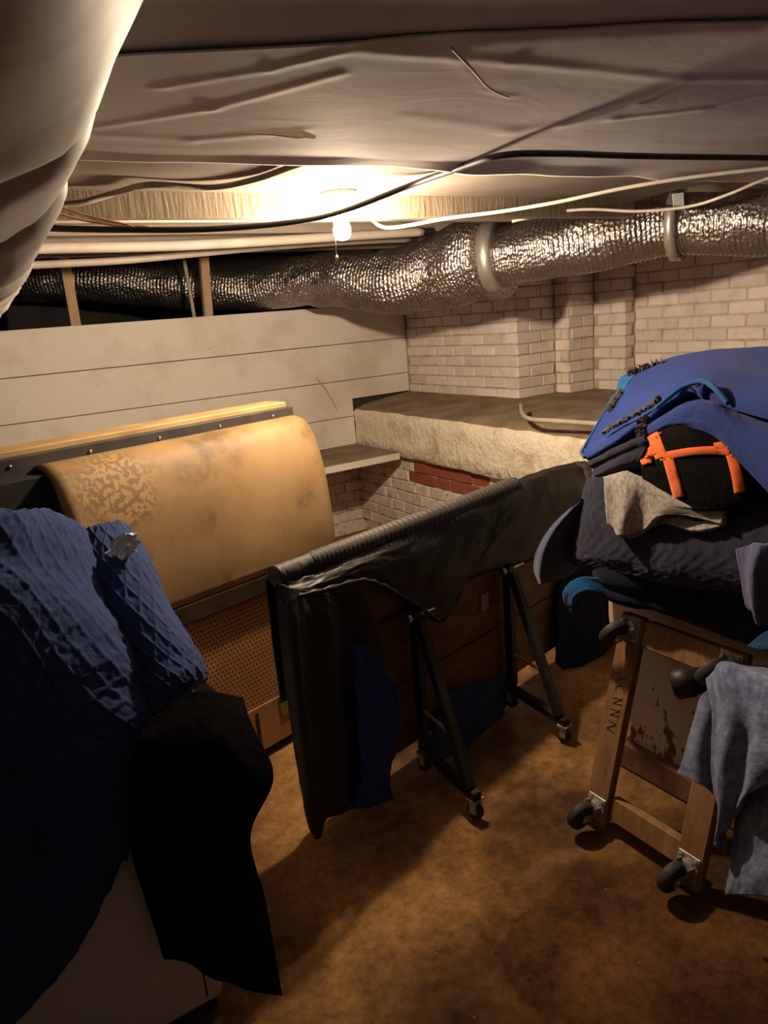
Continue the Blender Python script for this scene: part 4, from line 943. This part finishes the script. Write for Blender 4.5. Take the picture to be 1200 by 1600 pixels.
caster(.040, DL-.04, 2.6); caster(.040, .055, 2.9); caster(DW-.040, .055, 2.9); caster(DW-.040, DL-.04, 2.6)
# marker writing on the near face of the left rail
strokes = [[(.030, .452), (.060, .470)], [(.062, .425), (.050, .440), (.034, .436), (.028, .420)], [(.026, .395), (.060, .402), (.028, .380), (.062, .386)], [(.024, .360), (.060, .366), (.026, .342), (.060, .350)], [(.026, .325), (.056, .322), (.024, .300), (.055, .296)]]
bm = bmesh.new()
for st in strokes:
    for a, b in zip(st, st[1:]):
        a, b = V((*a, .0166)), V((*b, .0166)); t = (b-a).normalized(); s_ = V((-t.y, t.x, 0))*.0016
        vs = [bm.verts.new(p) for p in (a-s_, a+s_, b+s_, b-s_)]; bm.faces.new(vs)
obj('marker_writing', bm, 'marker', lr)
# black tube and towel on the dolly
bm = bmesh.new(); A = X(1052, 1070, 1.54); B = X(1120, 1058, 1.60)
d = (B-A).normalized(); tube(bm, [A, A+d*.004, A+d*.05, A+d*.055, B], [.034, .040, .040, .034, .034], 24); bmesh.ops.recalc_face_normals(bm, faces=bm.faces)
tb2 = obj('black_tube', bm, 'blacksteel', None, True); tag(tb2, 'short black tube end poking out below the top dolly rail', 'tube')
tw = empty('felt_towel', X(1140, 1200, 1.45)); tag(tw, 'blue-grey felt blanket hanging over the dolly at the right edge', 'blanket')
rows = [[X(1112, 1050, 1.62), X(1135, 1036, 1.63), X(1180, 1040, 1.62), X(1290, 1062, 1.60)], [X(1104, 1062, 1.52), X(1130, 1042, 1.52), X(1180, 1052, 1.51), X(1290, 1075, 1.49)],
        [X(1110, 1110, 1.475), X(1140, 1100, 1.46), X(1185, 1105, 1.46), X(1290, 1120, 1.44)], [X(1106, 1160, 1.455), X(1145, 1150, 1.43), X(1190, 1150, 1.44), X(1290, 1160, 1.41)],
        [X(1105, 1210, 1.44), X(1140, 1200, 1.42), X(1185, 1180, 1.42), X(1290, 1180, 1.40)], [X(1116, 1275, 1.43), X(1140, 1255, 1.41), X(1180, 1215, 1.41), X(1290, 1190, 1.39)], [X(1118, 1332, 1.43), X(1132, 1300, 1.41), X(1172, 1240, 1.41), X(1290, 1200, 1.39)]]
keep(cloth('front_fall', rows, 'denim', None, 80, 100, lambda u, v, s, t: .012*math.sin(s*14+v*4)*(.3+t)+.005*fbm(u*8, v*5, 3, 4), .010), tw)
rows = [[X(1112, 1075, 1.54), X(1104, 1090, 1.53), X(1100, 1100, 1.54)], [X(1112, 1130, 1.50), X(1100, 1130, 1.49), X(1086, 1140, 1.50)], [X(1112, 1190, 1.48), X(1092, 1185, 1.465), X(1074, 1180, 1.48)], [X(1114, 1240, 1.47), X(1092, 1222, 1.455), X(1064, 1208, 1.47)]]
keep(cloth('side_flap', rows, 'denim', None, 40, 60, wrinkle(.006, 6, 2), .010), tw)
rows = [[X(1150, 1210, 1.47), X(1180, 1210, 1.45), X(1290, 1190, 1.43)], [X(1145, 1290, 1.45), X(1185, 1280, 1.42), X(1290, 1260, 1.40)], [X(1140, 1350, 1.43), X(1185, 1345, 1.40), X(1290, 1340, 1.37)], [X(1135, 1398, 1.42), X(1180, 1400, 1.39), X(1290, 1410, 1.36)]]
for q in rows:
    for p in q: p.z = max(p.z, .015)
keep(cloth('back_fall', rows, 'denim', None, 50, 60, wrinkle(.015, 4, 8), .010), tw)
